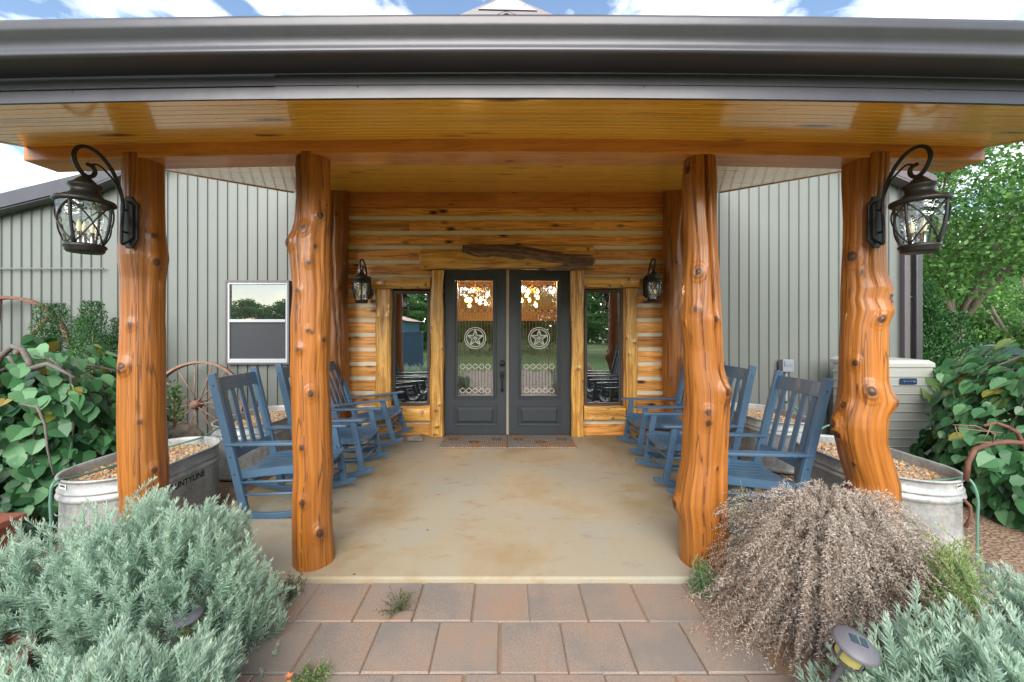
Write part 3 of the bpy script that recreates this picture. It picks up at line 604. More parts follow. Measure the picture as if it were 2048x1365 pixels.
# lintel: golden half log with a dark bark slab lying across it
xlog(842,1187,504,539,21,'lintel',amp=.014,kn=6,ph=.085,yc=-.085,label='golden split log lintel')
tab=[]
lx=[925,960,1000,1050,1100,1150,1186]; top=[497,494.5,494,498,505,512,515]; bo=[503,509,512,520,530,538,536]
for a,t_,b_ in zip(lx,top,bo): tab.append((X(a,5.6),Z(b_+(2 if a<940 else 8 if a<1120 else 1),5.6),Z(t_-5,5.6)))
rough_log('bark_slab',tab,0,.075,M['bark'],bld,'x',64,.008,(),.042,22,(0,0,0),flat=False,yc=-.125,label='dark barky strip across the lintel')
rough_log('lintel_top',[(X(1040,5.65),Z(503,5.65),Z(493.5,5.65)),(X(1120,5.65),Z(506,5.65),Z(493,5.65)),(X(1187,5.65),Z(510,5.65),Z(491.5,5.65))],0,.05,M['trimlog'],bld,'x',32,.015,[(X(1175,5.65),-1.5,.02,.01)],.01,23,(0,0,0),flat=True,yc=-.085)

# ------------------------------------------------------------ double door
def frame_rect(m,x0,x1,z0,z1,wd,ya,yb):
    m.box((x0,ya,z0),(x1,yb,z0+wd)); m.box((x0,ya,z1-wd),(x1,yb,z1)); m.box((x0,ya,z0+wd),(x0+wd,yb,z1-wd)); m.box((x1-wd,ya,z0+wd),(x1,yb,z1-wd))
def door(x0,x1,gx0,gx1,hand):
    gz0,gz1=Z(791.4,5.77),Z(561.7,5.77); mx0,mx1=gx0-.05,gx1+.05; mz0,mz1=gz0-.05,gz1+.05; zt=2.415
    m=MB(); yf,yb=.0,.045
    m.box((x0,yf,.012),(mx0+.02,yb,zt)); m.box((mx1-.02,yf,.012),(x1,yb,zt)); m.box((mx0+.02,yf,mz1-.02),(mx1-.02,yb,zt)); m.box((mx0+.02,yf,.012),(mx1-.02,yb,mz0+.02))
    dr=m.build('door',M['door'],bld)
    m=MB(); frame_rect(m,mx0,mx1,mz0,mz1,.022,-.022,.01); frame_rect(m,mx0+.022,mx1-.022,mz0+.022,mz1-.022,.030,-.012,.02)
    pz0,pz1=Z(852,5.77),Z(809.5,5.77); px0,px1=mx0-.005,mx1+.005
    frame_rect(m,px0,px1,pz0,pz1,.022,-.018,.002); 
    # raised bevelled panel
    a=.045; b=.075
    vs=[(px0+a,-.002,pz0+a),(px1-a,-.002,pz0+a),(px1-a,-.002,pz1-a),(px0+a,-.002,pz1-a),(px0+b,-.018,pz0+b),(px1-b,-.018,pz0+b),(px1-b,-.018,pz1-b),(px0+b,-.018,pz1-b)]
    m.add(vs,[(0,1,5,4),(1,2,6,5),(2,3,7,6),(3,0,4,7),(4,5,6,7)])
    m.build('door_moulding',M['door'],dr,bevel=.005)
    m=MB(); m.add([(gx0,.018,gz0),(gx1,.018,gz0),(gx1,.018,gz1),(gx0,.018,gz1)],[(0,1,2,3)]); m.build('glass_pane',M['dglass'],dr)
    # leading
    c=MB(); bv=MB(); W=gx1-gx0; cx=(gx0+gx1)/2; yl=.013; wdt=.0062
    def ln(m_,xa,za,xb,zb_,wd=wdt): m_.beam((xa,yl,za),(xb,yl,zb_),wd,.005,(0,1,0)) if False else m_.frame(((xa+xb)/2,yl,(za+zb_)/2),(xb-xa,0,zb_-za),(0,1,0),Vector((xb-xa,0,zb_-za)).cross(Vector((0,1,0))),(math.hypot(xb-xa,zb_-za),.005,wd))
    b0,b1=gx0+.028,gx1-.028; t0_,t1_=gz0+.028,gz1-.03
    ln(c,b0,gz0,b0,gz1); ln(c,b1,gz0,b1,gz1); ln(c,gx0,t0_,gx1,t0_); ln(c,gx0,t1_,gx1,t1_)
    rows=[Z(571.5,5.77),Z(621.6,5.77),Z(733.8,5.77),Z(782,5.77)]
    nd=5; dw=(b1-b0)/nd; hh=.042
    for ri,zc in enumerate(rows):
        tgt=MB() if ri in (2,3) else c
        for k in range(nd):
            xa=b0+k*dw; 
            ln(tgt,xa,zc,xa+dw/2,zc+hh,.0085); ln(tgt,xa+dw/2,zc+hh,xa+dw,zc,.0085); ln(tgt,xa,zc,xa+dw/2,zc-hh,.0085); ln(tgt,xa+dw/2,zc-hh,xa+dw,zc,.0085)
        if tgt is not c: tgt.build('bevel_row',M['bevel'],dr)
    zs=Z(676.7,5.77); rs=.155
    for k in range(1,2*nd):
        x=b0+k*dw/2
        segs=[(t0_,rows[3]-.02),(rows[3]+hh*(k%2),rows[2]-hh*(k%2)),(rows[1]+hh*(k%2),rows[0]-hh*(k%2))]
        dx=abs(x-cx)
        if dx<rs: q=math.sqrt(rs*rs-dx*dx); segs+=[(rows[2]+hh*(k%2),zs-q),(zs+q,rows[1]-hh*(k%2))]
        else: segs+=[(rows[2]+hh*(k%2),rows[1]-hh*(k%2))]
        for a_,b_ in segs: ln(c,x,a_,x,b_)
    for zc in (Z(649,5.77),zs,Z(706,5.77)):
        for xa,xb in ((gx0,b0+.03),(b1-.03,gx1)): ln(c,xa,zc,xb,zc,.006)
    for zc in (gz0+.3,gz0+1.35): ln(c,gx0,zc,b0,zc,.005); ln(c,b1,zc,gx1,zc,.005)
    for rad in (rs,rs-.028):
        rg=MB()
        for k in range(40):
            q0,q1=2*math.pi*k/40,2*math.pi*(k+1)/40
            ln(rg,cx+rad*math.cos(q0),zs+rad*math.sin(q0),cx+rad*math.cos(q1),zs+rad*math.sin(q1),.011)
        rg.build('bevelled_ring',M['bevel'],dr)
    pts=[]
    for k in range(10):
        q=math.pi/2+k*math.pi/5; rad=(rs-.03) if k%2==0 else (rs-.03)*.40; pts.append((cx+rad*math.cos(q),zs+rad*math.sin(q)))
    for k in range(10):
        (xa,za),(xb,zb_)=pts[k],pts[(k+1)%10]; ln(bv,xa,za,xb,zb_,.012); ln(bv,xa,za,cx,zs,.007)
    c.build('leading',M['came'],dr); bv.build('bevelled_star',M['bevel'],dr)
    if hand:
        hx=X(1004.5,5.72)
        h=MB(); h.lathe([(0,-.03),(.028,-.028),(.036,-.012),(.038,0)],(hx,-.001,Z(728,5.72)),20,Matrix.Rotation(R(-90),3,'X')); h.prism([(-.034,-.05),(.034,-.05),(.036,.03),(.02,.055),(-.02,.055),(-.036,.03)],(hx,-.014,Z(728,5.72)),(1,0,0),(0,0,1),(0,1,0),.014)
        h.box((hx-.012,-.05,Z(728,5.72)-.006),(hx+.012,-.026,Z(728,5.72)+.006)); h.build('deadbolt',M['black'],dr,bevel=.002)
        h=MB(); zt_=Z(744,5.72); zb_=Z(786,5.72); h.box((hx-.034,-.012,zt_-.10),(hx+.034,-.0005,zt_)); h.box((hx-.028,-.010,zb_),(hx+.028,-.0005,zb_+.055))
        h.tube([(hx,-.01,zt_-.05),(hx,-.045,zt_-.055),(hx,-.06,zt_-.09),(hx,-.062,zt_-.15),(hx,-.058,zt_-.21),(hx,-.045,zb_+.035),(hx,-.008,zb_+.02)],[.009,.011,.013,.012,.010,.009,.008],10)
        h.box((hx-.015,-.06,zt_-.045),(hx+.015,-.012,zt_-.035)); h.build('handle',M['black'],dr,bevel=.002)
    hxx=x0-.006 if x0<0 else x1+.006
    for z in (.25,.95,1.65,2.2): h=MB(); h.tube([(hxx,-.006,z-.05),(hxx,-.006,z+.05)],.007,8); h.build('hinge',M['black'],dr)
    return dr
door(-.905,-.004,X(914.8,5.77),X(985.8,5.77),True); door(.036,.932,X(1042.9,5.77),X(1113.8,5.77),False)
m=MB(); m.box((-.003,-.014,.012),(.034,.03,2.415)); m.build('astragal',M['astr'],bld,bevel=.003)
m=MB(); m.box((-.922,-.004,.0),(-.9065,.06,2.432)); m.box((.9335,-.004,.0),(.944,.06,2.432)); m.box((-.906,-.004,2.417),(.933,.06,2.432)); m.box((-.906,-.05,.0005),(.933,.06,.011)); m.build('door_frame',M['black'],bld)

# side windows
def side_window(a,b,c,d,seed):
    m=MB(); frame_rect(m,a,b,c,d,.03,-.035,.03); frame_rect(m,a+.03,b-.03,c+.03,d-.03,.014,-.02,.03); w_=m.build('window',M['brownframe'],bld,bevel=.003)
    m=MB(); m.add([(a+.044,.0,c+.044),(b-.044,.0,c+.044),(b-.044,.0,d-.044),(a+.044,.0,d-.044)],[(0,1,2,3)]); m.build('pane',M['wglass'],w_)
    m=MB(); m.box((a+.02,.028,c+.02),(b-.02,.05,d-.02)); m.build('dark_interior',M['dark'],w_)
for i,q in enumerate(WINS): side_window(*q,i)
# sash window in the metal wall
a,b,c,d=X(449,5.75),X(577.5,5.75),Z(730,5.75),Z(561,5.75)
m=MB(); frame_rect(m,a,b,c,d,.028,-.012,.05); wn=m.build('window',M['trimdark'],bld,bevel=.003)
m=MB(); frame_rect(m,a+.028,b-.028,c+.028,d-.028,.03,-.002,.05); zm=Z(642,5.75); m.box((a+.058,-.008,zm-.022),(b-.058,.03,zm+.022)); m.box((a+.058,.0,c+.058),(b-.058,.03,c+.085)); m.build('frame',M['whiteframe'],wn,bevel=.004)
m=MB(); m.add([(a+.058,.026,zm+.022),(b-.058,.026,zm+.022),(b-.058,.026,d-.058),(a+.058,.026,d-.058)],[(0,1,2,3)]); m.build('pane',M['sglass'],wn)
m=MB(); m.add([(a+.058,.02,c+.085),(b-.058,.02,c+.085),(b-.058,.02,zm-.022),(a+.058,.02,zm-.022)],[(0,1,2,3)]); m.build('screen',M['screen'],wn)
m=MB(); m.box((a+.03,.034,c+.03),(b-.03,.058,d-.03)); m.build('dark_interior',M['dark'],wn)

# room behind the doors
m=MB(); x0,x1,y0,y1,z0,z1=-3,3,.062,5.0,-.02,3.0
m.box((x0,y1,z0),(x1,y1+.05,z1)); m.box((x0-.05,y0,z0),(x0,y1,z1)); m.box((x1,y0,z0),(x1+.05,y1,z1)); m.box((x0,y0,z1),(x1,y1,z1+.05)); m.box((x0,y0,z0-.05),(x1,y1,z0))
m.box((x0,y0,2.45),(x1,y0+.03,z1)); m.box((x0,y0,z0),(-.93,y0+.03,2.45)); m.box((.95,y0,z0),(x1,y0+.03,2.45))
m.build('entry_room',wood('room_boards',(.30,.14,.035),(.42,.21,.06),(.12,.04,.01),coat=.1,grain=(1,12)),bld)
m=MB(); m.box((-2.99,4.93,-.01),(2.99,4.99,1.75)); m.box((-2.99,.1,-.015),(2.99,4.92,-.005)); m.box((-2.99,.1,0),(-2.95,4.9,1.75)); m.box((2.95,.1,0),(2.99,4.9,1.75)); m.build('room_shade_sheets',M['dark'],bld)  # dark sheets added as shade over the lower walls and floor
for cxp,(yy,nm) in ((950,(1.5,'left')),(1064,(1.5,'right'))):
    xx=X(cxp,7.27); th=thing('chandelier','glowing bulb cluster on a rod behind the '+nm+' door glass','chandelier',(xx,1.5,2.1),0,'chandeliers inside the entry')
    m=MB(); m.tube([(0,0,.9),(0,0,.16)],.010,8); m.lathe([(0,.18),(.05,.17),(.06,.12),(.02,.1),(0,.1)]); 
    bl=MB(); rr=random.Random(cxp)
    for k in range(9):
        q=k*2*math.pi/9+rr.random()*.3; r_=.24*rr.uniform(.4,1.25); zb_=rr.uniform(-.12,.16)
        m.tube([(0,0,.14),(r_*.6*math.cos(q),r_*.6*math.sin(q),.2),(r_*math.cos(q),r_*math.sin(q),zb_+.03)],.005,6)
        bl=MB(); bl.lathe([(0,.03),(.014,.022),(.026,-.01),(.024,-.03),(.012,-.048),(0,-.052)],(r_*math.cos(q),r_*math.sin(q),zb_),10); bl.build('bulb',M['bulb'],th)
    m.build('rod_and_arms',M['brass'],th)
    pl=bpy.data.lights.new('chandelier_glow','POINT'); pl.energy=42; pl.color=(1,.55,.2); pl.shadow_soft_size=.15
    po=bpy.data.objects.new('chandelier_glow',pl); C.objects.link(po); po.location=(xx,1.5,2.45)

# ------------------------------------------------------------ porch roof
pr=thing('porch_roof','amber board porch ceiling on a brown beam with dark gutter along its front','porch roof',(0,-2,2.7))
PRO=Vector((0,2,-2.7))
def ceil_z(d): return 3.545-(5.77-d)*.232
def put(o): o.location=PRO; return o
m=MB(); d=1.745; bw=.132; i=0
while d<5.74:
    d1=min(d+bw,5.74); xs=list(np.linspace(-3.09,3.09,13))
    # boards of random length end to end
    cuts=[0]+sorted(random.sample(range(2,11),2))+[12]
    for a_,b_ in zip(cuts[:-1],cuts[1:]):
        ro,rp=random.uniform(0,90),random.uniform(0,90)
        for k in range(a_,b_):
            xa,xb=xs[k],xs[k+1]
            prof=[(d+.0005,.010),(d+.005,0),(d+bw*.5-.003,0),(d+bw*.5,.0035),(d+bw*.5+.003,0),(d1-.005,0),(d1-.0005,.010)]
            if k==a_: xa+=.0008
            for (da,ua),(db,ub) in zip(prof[:-1],prof[1:]):
                vs=[(xa,CAMY+da,ceil_z(da)+ua+sag(xa,da)),(xb,CAMY+da,ceil_z(da)+ua+sag(xb,da)),(xb,CAMY+db,ceil_z(db)+ub+sag(xb,db)),(xa,CAMY+db,ceil_z(db)+ub+sag(xa,db))]
                m.add(vs,[(0,1,2,3)],[[(vs[q][0]+ro,vs[q][1]+rp) for q in range(4)]])
    d+=bw; i+=1
put(m.build('ceiling_boards',M['ceil'],pr))
def sagbox(m,x0,x1,y0,y1,z0,z1,n=14,d=2.6,slope=None):
    xs=np.linspace(x0,x1,n); ro,rp=random.uniform(0,90),random.uniform(0,90)
    for xa,xb in zip(xs[:-1],xs[1:]):
        vs=[]
        for x in (xa,xb):
            for y in (y0,y1):
                for z in (z0,z1):
                    s_=sag(x,d); zz=z+s_
                    if slope: zz=z+slope(y)+s_
                    vs.append((x,y,zz))
        fs=[(0,2,6,4),(1,5,7,3),(0,4,5,1),(2,3,7,6)]
        if xa==xs[0]: fs.append((0,1,3,2))
        if xb==xs[-1]: fs.append((4,6,7,5))
        m.add(vs,fs,[[(vs[q][0]+ro,vs[q][1]+vs[q][2]+rp) for q in f] for f in fs])
m=MB(); sagbox(m,-3.15,3.12,CAMY+2.575,CAMY+2.775,2.718,2.84); put(m.build('beam',M['beam'],pr,bevel=.006))
m=MB()   # roof sheet above
n=9
ys=[CAMY+1.72,-.13]
for xa,xb in zip(np.linspace(-3.13,3.13,14)[:-1],np.linspace(-3.13,3.13,14)[1:]):
    for zo in (.03,.16):
        vs=[(x,y,ceil_z(y-CAMY)+zo+sag(x,y-CAMY)) for x,y in ((xa,ys[0]),(xb,ys[0]),(xb,ys[1]),(xa,ys[1]))]; m.add(vs,[(0,1,2,3)])
put(m.build('roof_sheet',M['roof'],pr))
for sx in (-1,1):
    m=MB(); xa,xb=sx*3.092,sx*3.13; vs=[]
    for x in (xa,xb):
        for y in (CAMY+1.745,-.02):
            for zo in (-.012,.165): vs.append((x,y,ceil_z(y-CAMY)+zo+sag(x,y-CAMY)))
    m.add(vs,[(0,1,3,2),(4,6,7,5),(0,4,5,1),(2,3,7,6),(0,2,6,4),(1,5,7,3)]); put(m.build('side_fascia',M['beam'],pr))
yf=CAMY+1.74
m=MB(); m2=MB()
sagbox(m,-3.14,-.56*1.745,yf-.012,yf,2.583,2.80,8,1.74); sagbox(m,-.58*1.745,3.14,yf-.016,yf-.0005,2.580,2.80,12,1.74); 
for k_ in range(4):
    m.lathe([(.004,0),(.003,.002),(0,.003)],(-1.9+1.25*k_,yf-.0165,2.63+sag(-1.9+1.25*k_,1.74)),8,Matrix.Rotation(R(90),3,'X'))
put(m.build('fascia',M['fascia'],pr))
# gutter: K-style section extruded along x
prof=[(0,2.688),(-.115,2.688),(-.125,2.690),(-.130,2.697),(-.130,2.708),(-.122,2.718),(-.122,2.735),(-.132,2.758),(-.146,2.780),(-.150,2.792),(-.150,2.812),(-.150,2.822),(-.143,2.826),(-.135,2.822),(-.135,2.812)]
m=MB(); xs=np.linspace(-3.16,3.16,17); vs=[]; fs=[]
for x in xs:
    for (py,pz_) in prof: vs.append((x,yf-.018+py,pz_+sag(x,1.7)))
k=len(prof)
for i in range(len(xs)-1):
    for j in range(k-1): a_=i*k+j; fs.append((a_,a_+1,a_+1+k,a_+k))
fs.append(tuple(range(k))); fs.append(tuple((len(xs)-1)*k+j for j in range(k)))
m.add(vs,fs); g=put(m.build('gutter',M['fascia'],pr,bevel=.0)); 
for p in g.data.polygons: p.use_smooth=len(p.vertices)==4
m=MB(); 
for x in (-.98,): m.box((x-.012,yf-.0195,2.582),(x+.012,yf-.013,2.79))
# ------------------------------------------------------------ lanterns
def lantern(lit=True):
    th=thing('wall_lantern','x','wall lantern')
    def A(p,z,x=0): return (x,-p,z)
    m=MB(); m.prism([(-.045,-.125),(-.03,-.145),(-.018,-.165),(.018,-.165),(.03,-.145),(.045,-.125),(.055,-.115),(.055,.115),(.045,.125),(.03,.145),(.018,.165),(-.018,.165),(-.03,.145),(-.045,.125),(-.055,.115),(-.055,-.115)],A(0,0),(1,0,0),(0,0,1),(0,-1,0),.018)
    m.prism([(-.038,-.105),(0,-.135),(.038,-.105),(.038,.105),(0,.135),(-.038,.105)],A(.0185,0),(1,0,0),(0,0,1),(0,-1,0),.016)
    m.build('back_plate',M['lantern'],th,bevel=.003)
    def sm(pts,n=5):
        out=[]
        for i in range(len(pts)-1):
            p0=pts[max(i-1,0)];p1=pts[i];p2=pts[i+1];p3=pts[min(i+2,len(pts)-1)]
            for k in range(n):
                t=k/n; out.append(tuple(.5*((2*b)+(-a+c)*t+(2*a-5*b+4*c-d_)*t*t+(-a+3*b-3*c+d_)*t**3) for a,b,c,d_ in zip(p0,p1,p2,p3)))
        out.append(pts[-1]); return out
    m=MB(); pp=[(.03,-.13),(.06,-.145),(.062,-.05),(.055,.05),(.058,.13),(.085,.22),(.13,.295),(.195,.35),(.26,.365),(.315,.338),(.335,.285),(.315,.23),(.275,.197),(.238,.205),(.222,.235),(.235,.262),(.258,.266)]
    sp=sm([A(*q) for q in pp]); m.tube(sp,[.0075+.004*min(1,i/35) for i in range(len(sp))],8); m.lathe([(0,.013),(.011,.007),(.013,0),(.011,-.007),(0,-.013)],A(.258,.266),10)
    m.tube(sm([A(.058,.13),A(.10,.215),A(.15,.26),A(.20,.285),A(.235,.275)]),.006,6)
    for z in (-.07,.07): m.tube([A(.03,z),A(.062,z)],.007,6)
    m.build('scroll_arm',M['lantern'],th)
    c=A(.275,0); m=MB()
    m.lathe([(0,.20),(.012,.195),(.03,.178),(.055,.150),(.072,.142),(.073,.130),(.062,.120),(.061,.098),(.082,.072),(.126,.056),(.131,.046),(.129,.036),(.118,.028),(.06,.04),(0,.045)],c,40); m.build('lid',M['lantern'],th)
    def rad(z): return np.interp(z,[-.2,-.13,-.06,.03],[.078,.098,.110,.116])
    m=MB(); m.lathe([(rad(z),z) for z in np.linspace(.03,-.2,8)],c,40); m.build('glass_shade',M['lglass'],th)
    m=MB(); m.lathe([(0,-.197),(.082,-.197),(.091,-.205),(.091,-.214),(.083,-.222),(.083,-.232),(.074,-.244),(0,-.238)],c,36)
    for k in range(4):
        q=math.pi/2*k+math.pi/2+.3; ps=[(c[0]+(rad(z)+.003)*math.cos(q),c[1]+(rad(z)+.003)*math.sin(q),z) for z in np.linspace(.035,-.2,9)]; m.tube(ps,.0075,6)
        for sg in (-1,1):
            ps=[]
            for i in range(13):
                t=i/12; z=.03-.23*t; f_=.5-.5*math.cos(math.pi*t) if False else t
                qq=q+math.pi/4+sg*(math.pi/4)*(1-2*f_)*(1-.25*math.sin(math.pi*f_)); ps.append((c[0]+(rad(z)+.004)*math.cos(qq),c[1]+(rad(z)+.004)*math.sin(qq),z))
            m.tube(ps,.0042,6)
    m.build('cage_and_base',M['lantern'],th)
    m=MB(); b=MB()
    for k in range(3):
        q=k*2.094+.4; x=c[0]+.03*math.cos(q); y=c[1]+.03*math.sin(q)
        m=MB(); m.lathe([(.010,-.198),(.010,-.13),(.007,-.128)],(x,y,0),8); h_=m.build('candle_holder',M['chrome'],th); b=MB(); b.lathe([(.006,-.13),(.012,-.105),(.009,-.08),(0,-.055)],(x,y,0),8); b.build('bulb',M['bulbdim'],h_)

    return th
L0=lantern(); spots=[((-2.40,CAMY+2.525,2.245),'large black scroll lantern on the leftmost log post'),((2.352,CAMY+2.525,2.245),'large black scroll lantern on the rightmost log post'),((-2.01,-.02,2.155),'small looking black lantern on the log wall left of the doors'),((2.04,-.02,2.165),'small looking black lantern on the log wall right of the doors')]
for i,(loc,lab) in enumerate(spots):
    o=L0 if i==0 else copy_tree(L0); o.location=loc; tag(o,lab,'wall lantern','black scroll arm lanterns of the entry')

# ------------------------------------------------------------ rocking chairs (local: +x is the way the sitter faces)
def chair():
    th=thing('rocking_chair','x','rocking chair')
    B=M['blue']; Y=.262
    for s_ in (-1,1):
        m=MB(); Rr=1.45; poly=[]
        xs=np.linspace(-.52,.50,20); top=[(x,Rr-math.sqrt(Rr*Rr-x*x)+(.048 if -.48<x<.46 else .03)) for x in xs]; bot=[(x,Rr-math.sqrt(Rr*Rr-x*x)) for x in xs]
        m.prism(bot+top[::-1],(0,s_*Y-.015,0),(1,0,0),(0,0,1),(0,1,0),.03); m.build('rocker',B,th,bevel=.004)
        m=MB(); m.beam((-.20,s_*Y,.07),(-.435,s_*Y,1.165),.036,.064,(0,1,0)) if False else m.frame(((-.20-.435)/2,s_*Y,(.07+1.165)/2),(-.235,0,1.095),(0,1,0),(1.095,0,.235),(1.12,.038,.062)); m.build('back_post',B,th,bevel=.006)
        m=MB(); m.frame(((.385+.30)/2,s_*Y,(.085+.585)/2),(-.085,0,.50),(0,1,0),(.5,0,.085),(.508,.038,.058)); m.build('leg',B,th,bevel=.006)
        m=MB(); poly=[(.42,-.03),(.43,0),(.42,.035),(.40,.05),(.15,.052),(-.28,.03),(-.335,.02),(-.335,-.02),(-.28,-.035),(.15,-.035)]
        m.prism([(a_,b_*s_) for a_,b_ in poly],(0,s_*(Y+.0),.588),(1,0,-.0),(0,1,0),(0,0,1),.022); m.build('armrest',B,th,bevel=.005)
        for z in (.20,.30): m=MB(); m.tube([(.385-.17*(z-.085),s_*Y,z),(-.20-.2146*(z-.07),s_*Y,z-.01)],.011,8); m.build('rung',B,th)
        m=MB(); m.beam((.33,s_*(Y-.022),.395),(-.27,s_*(Y-.022),.345),.02,.06); m.build('seat_rail',B,th)
    m=MB(); 
    def bx(z): return -.20-.2146*(z-.07)
    def rail(z0,z1,cv): 
        vs=[];n=8
        for i in range(n+1):
            y=-Y+.019+(2*Y-.038)*i/n; k=cv*(1-(2*i/n-1)**2)
            for z in (z0,z1):
                for t in (0,.022): vs.append((bx(z)-k+t-.01,y,z))
        fs=[]
        for i in range(n):
            a_=i*4; b_=a_+4; fs+= [(a_,b_,b_+2,a_+2),(a_+1,a_+3,b_+3,b_+1),(a_,a_+1,b_+1,b_),(a_+2,b_+2,b_+3,a_+3)]
        fs+=[(0,2,3,1),(n*4,n*4+1,n*4+3,n*4+2)]
        m.add(vs,fs)
    rail(1.015,1.125,.022); m.build('top_rail',B,th,bevel=.003); m=MB(); rail(.47,.535,.022); m.build('lower_rail',B,th,bevel=.003)
    for k in range(4):
        y=-.165+.11*k; cv=.022*(1-(y/.25)**2); z0,z1=.53,1.02; m=MB()
        m.frame(((bx(z0)+bx(z1))/2-cv,y,(z0+z1)/2),(bx(z1)-bx(z0),0,z1-z0),(0,1,0),(z1-z0,0,bx(z0)-bx(z1)),(math.hypot(z1-z0,bx(z1)-bx(z0)),.05,.014)); m.build('back_slat',B,th,bevel=.003)
    m=MB()          # seat: lengthwise slats on a dished curve
    for k in range(9):
        y=-.224+.056*k; dip=-.028*(1-(y/.26)**2); xs=np.linspace(.40,-.29,12); vs=[]
        for x in xs:
            t=(.40-x)/.69; z=.425-.055*math.sin(min(1,t*1.25)*math.pi/2)-(.025 if t<.01 else 0)+dip
            for yy in (y-.0205,y+.0205):
                for zz in (z-.016,z): vs.append((x,yy,zz))
        fs=[]
        for i in range(11):
            a_=i*4;b_=a_+4; fs+=[(a_,a_+2,b_+2,b_),(a_+1,b_+1,b_+3,a_+3),(a_,b_,b_+1,a_+1),(a_+2,a_+3,b_+3,b_+2)]
        fs+=[(0,1,3,2),(44,46,47,45)]; m.add(vs,fs)
    m.build('seat',B,th)
    m=MB()
    for x,z in ((.365,.19),(.35,.29),(-.235,.24)): m=MB(); m.tube([(x,-Y,z),(x,Y,z)],.011,8); m.build('rung',B,th)
    m=MB()
    # dished front apron
    vs=[];n=10
    for i in range(n+1):
        y=-Y+.019+(2*Y-.038)*i/n; dz=-.028*(1-(2*i/n-1)**2)
        for z in (.345+dz*.4,.39+dz):
            for x in (.325,.347): vs.append((x,y,z))
    fs=[]
    for i in range(n):
        a_=i*4;b_=a_+4; fs+=[(a_,b_,b_+2,a_+2),(a_+1,a_+3,b_+3,b_+1),(a_,a_+1,b_+1,b_),(a_+2,b_+2,b_+3,a_+3)]
    m.add(vs,fs); m.build('front_apron',B,th)
    m=MB()
    for s_ in (-1,1):
        for z in (1.07,.50,.36): m.lathe([(.006,0),(.006,.003),(0,.003)],(bx(z),s_*(Y+.0185),z),8,Matrix.Rotation(R(-90*s_),3,'X'))
        for z in (.36,): m.lathe([(.006,0),(.006,.003),(0,.003)],(.335,s_*(Y+.0185),z),8,Matrix.Rotation(R(-90*s_),3,'X'))
    m.build('screw_heads',M['black'],th)
    return th
ch0=chair(); Rr=1.45
CH=[(-1.99,3.53,0,1.5,'blue rocking chair nearest the camera on the left side'),(-1.90,4.33,0,1.0,'blue rocking chair in the middle of the left row, mostly behind the knotty post'),(-1.97,5.24,0,6.5,'blue rocking chair tipped back beside the left side window'),
    (2.00,3.26,180,2.0,'blue rocking chair nearest the camera on the right, behind the dried bush'),(1.94,4.10,180,.0,'blue rocking chair in the middle of the right row, partly behind the double trunked post'),(1.97,5.03,180,-1.0,'blue rocking chair beside the right side window, farthest on that side')]
for i,(x,d,rz,pitch,lab) in enumerate(CH):
    o=ch0 if i==0 else copy_tree(ch0); tag(o,lab,'rocking chair','blue slatted rocking chairs on the porch')
    Mz=Matrix.Rotation(R(rz),4,'Z'); My=Matrix.Rotation(-R(pitch),4,'Y')
    # roll on the rocker circle: centre stays at height Rr
    loc=Vector((x,CAMY+d,Rr*1.035))+ (Mz@My@Vector((0,0,-Rr*1.035))); o.scale=(1.03,1.03,1.035); 
    o.rotation_euler=(Mz@My).to_euler(); o.location=loc

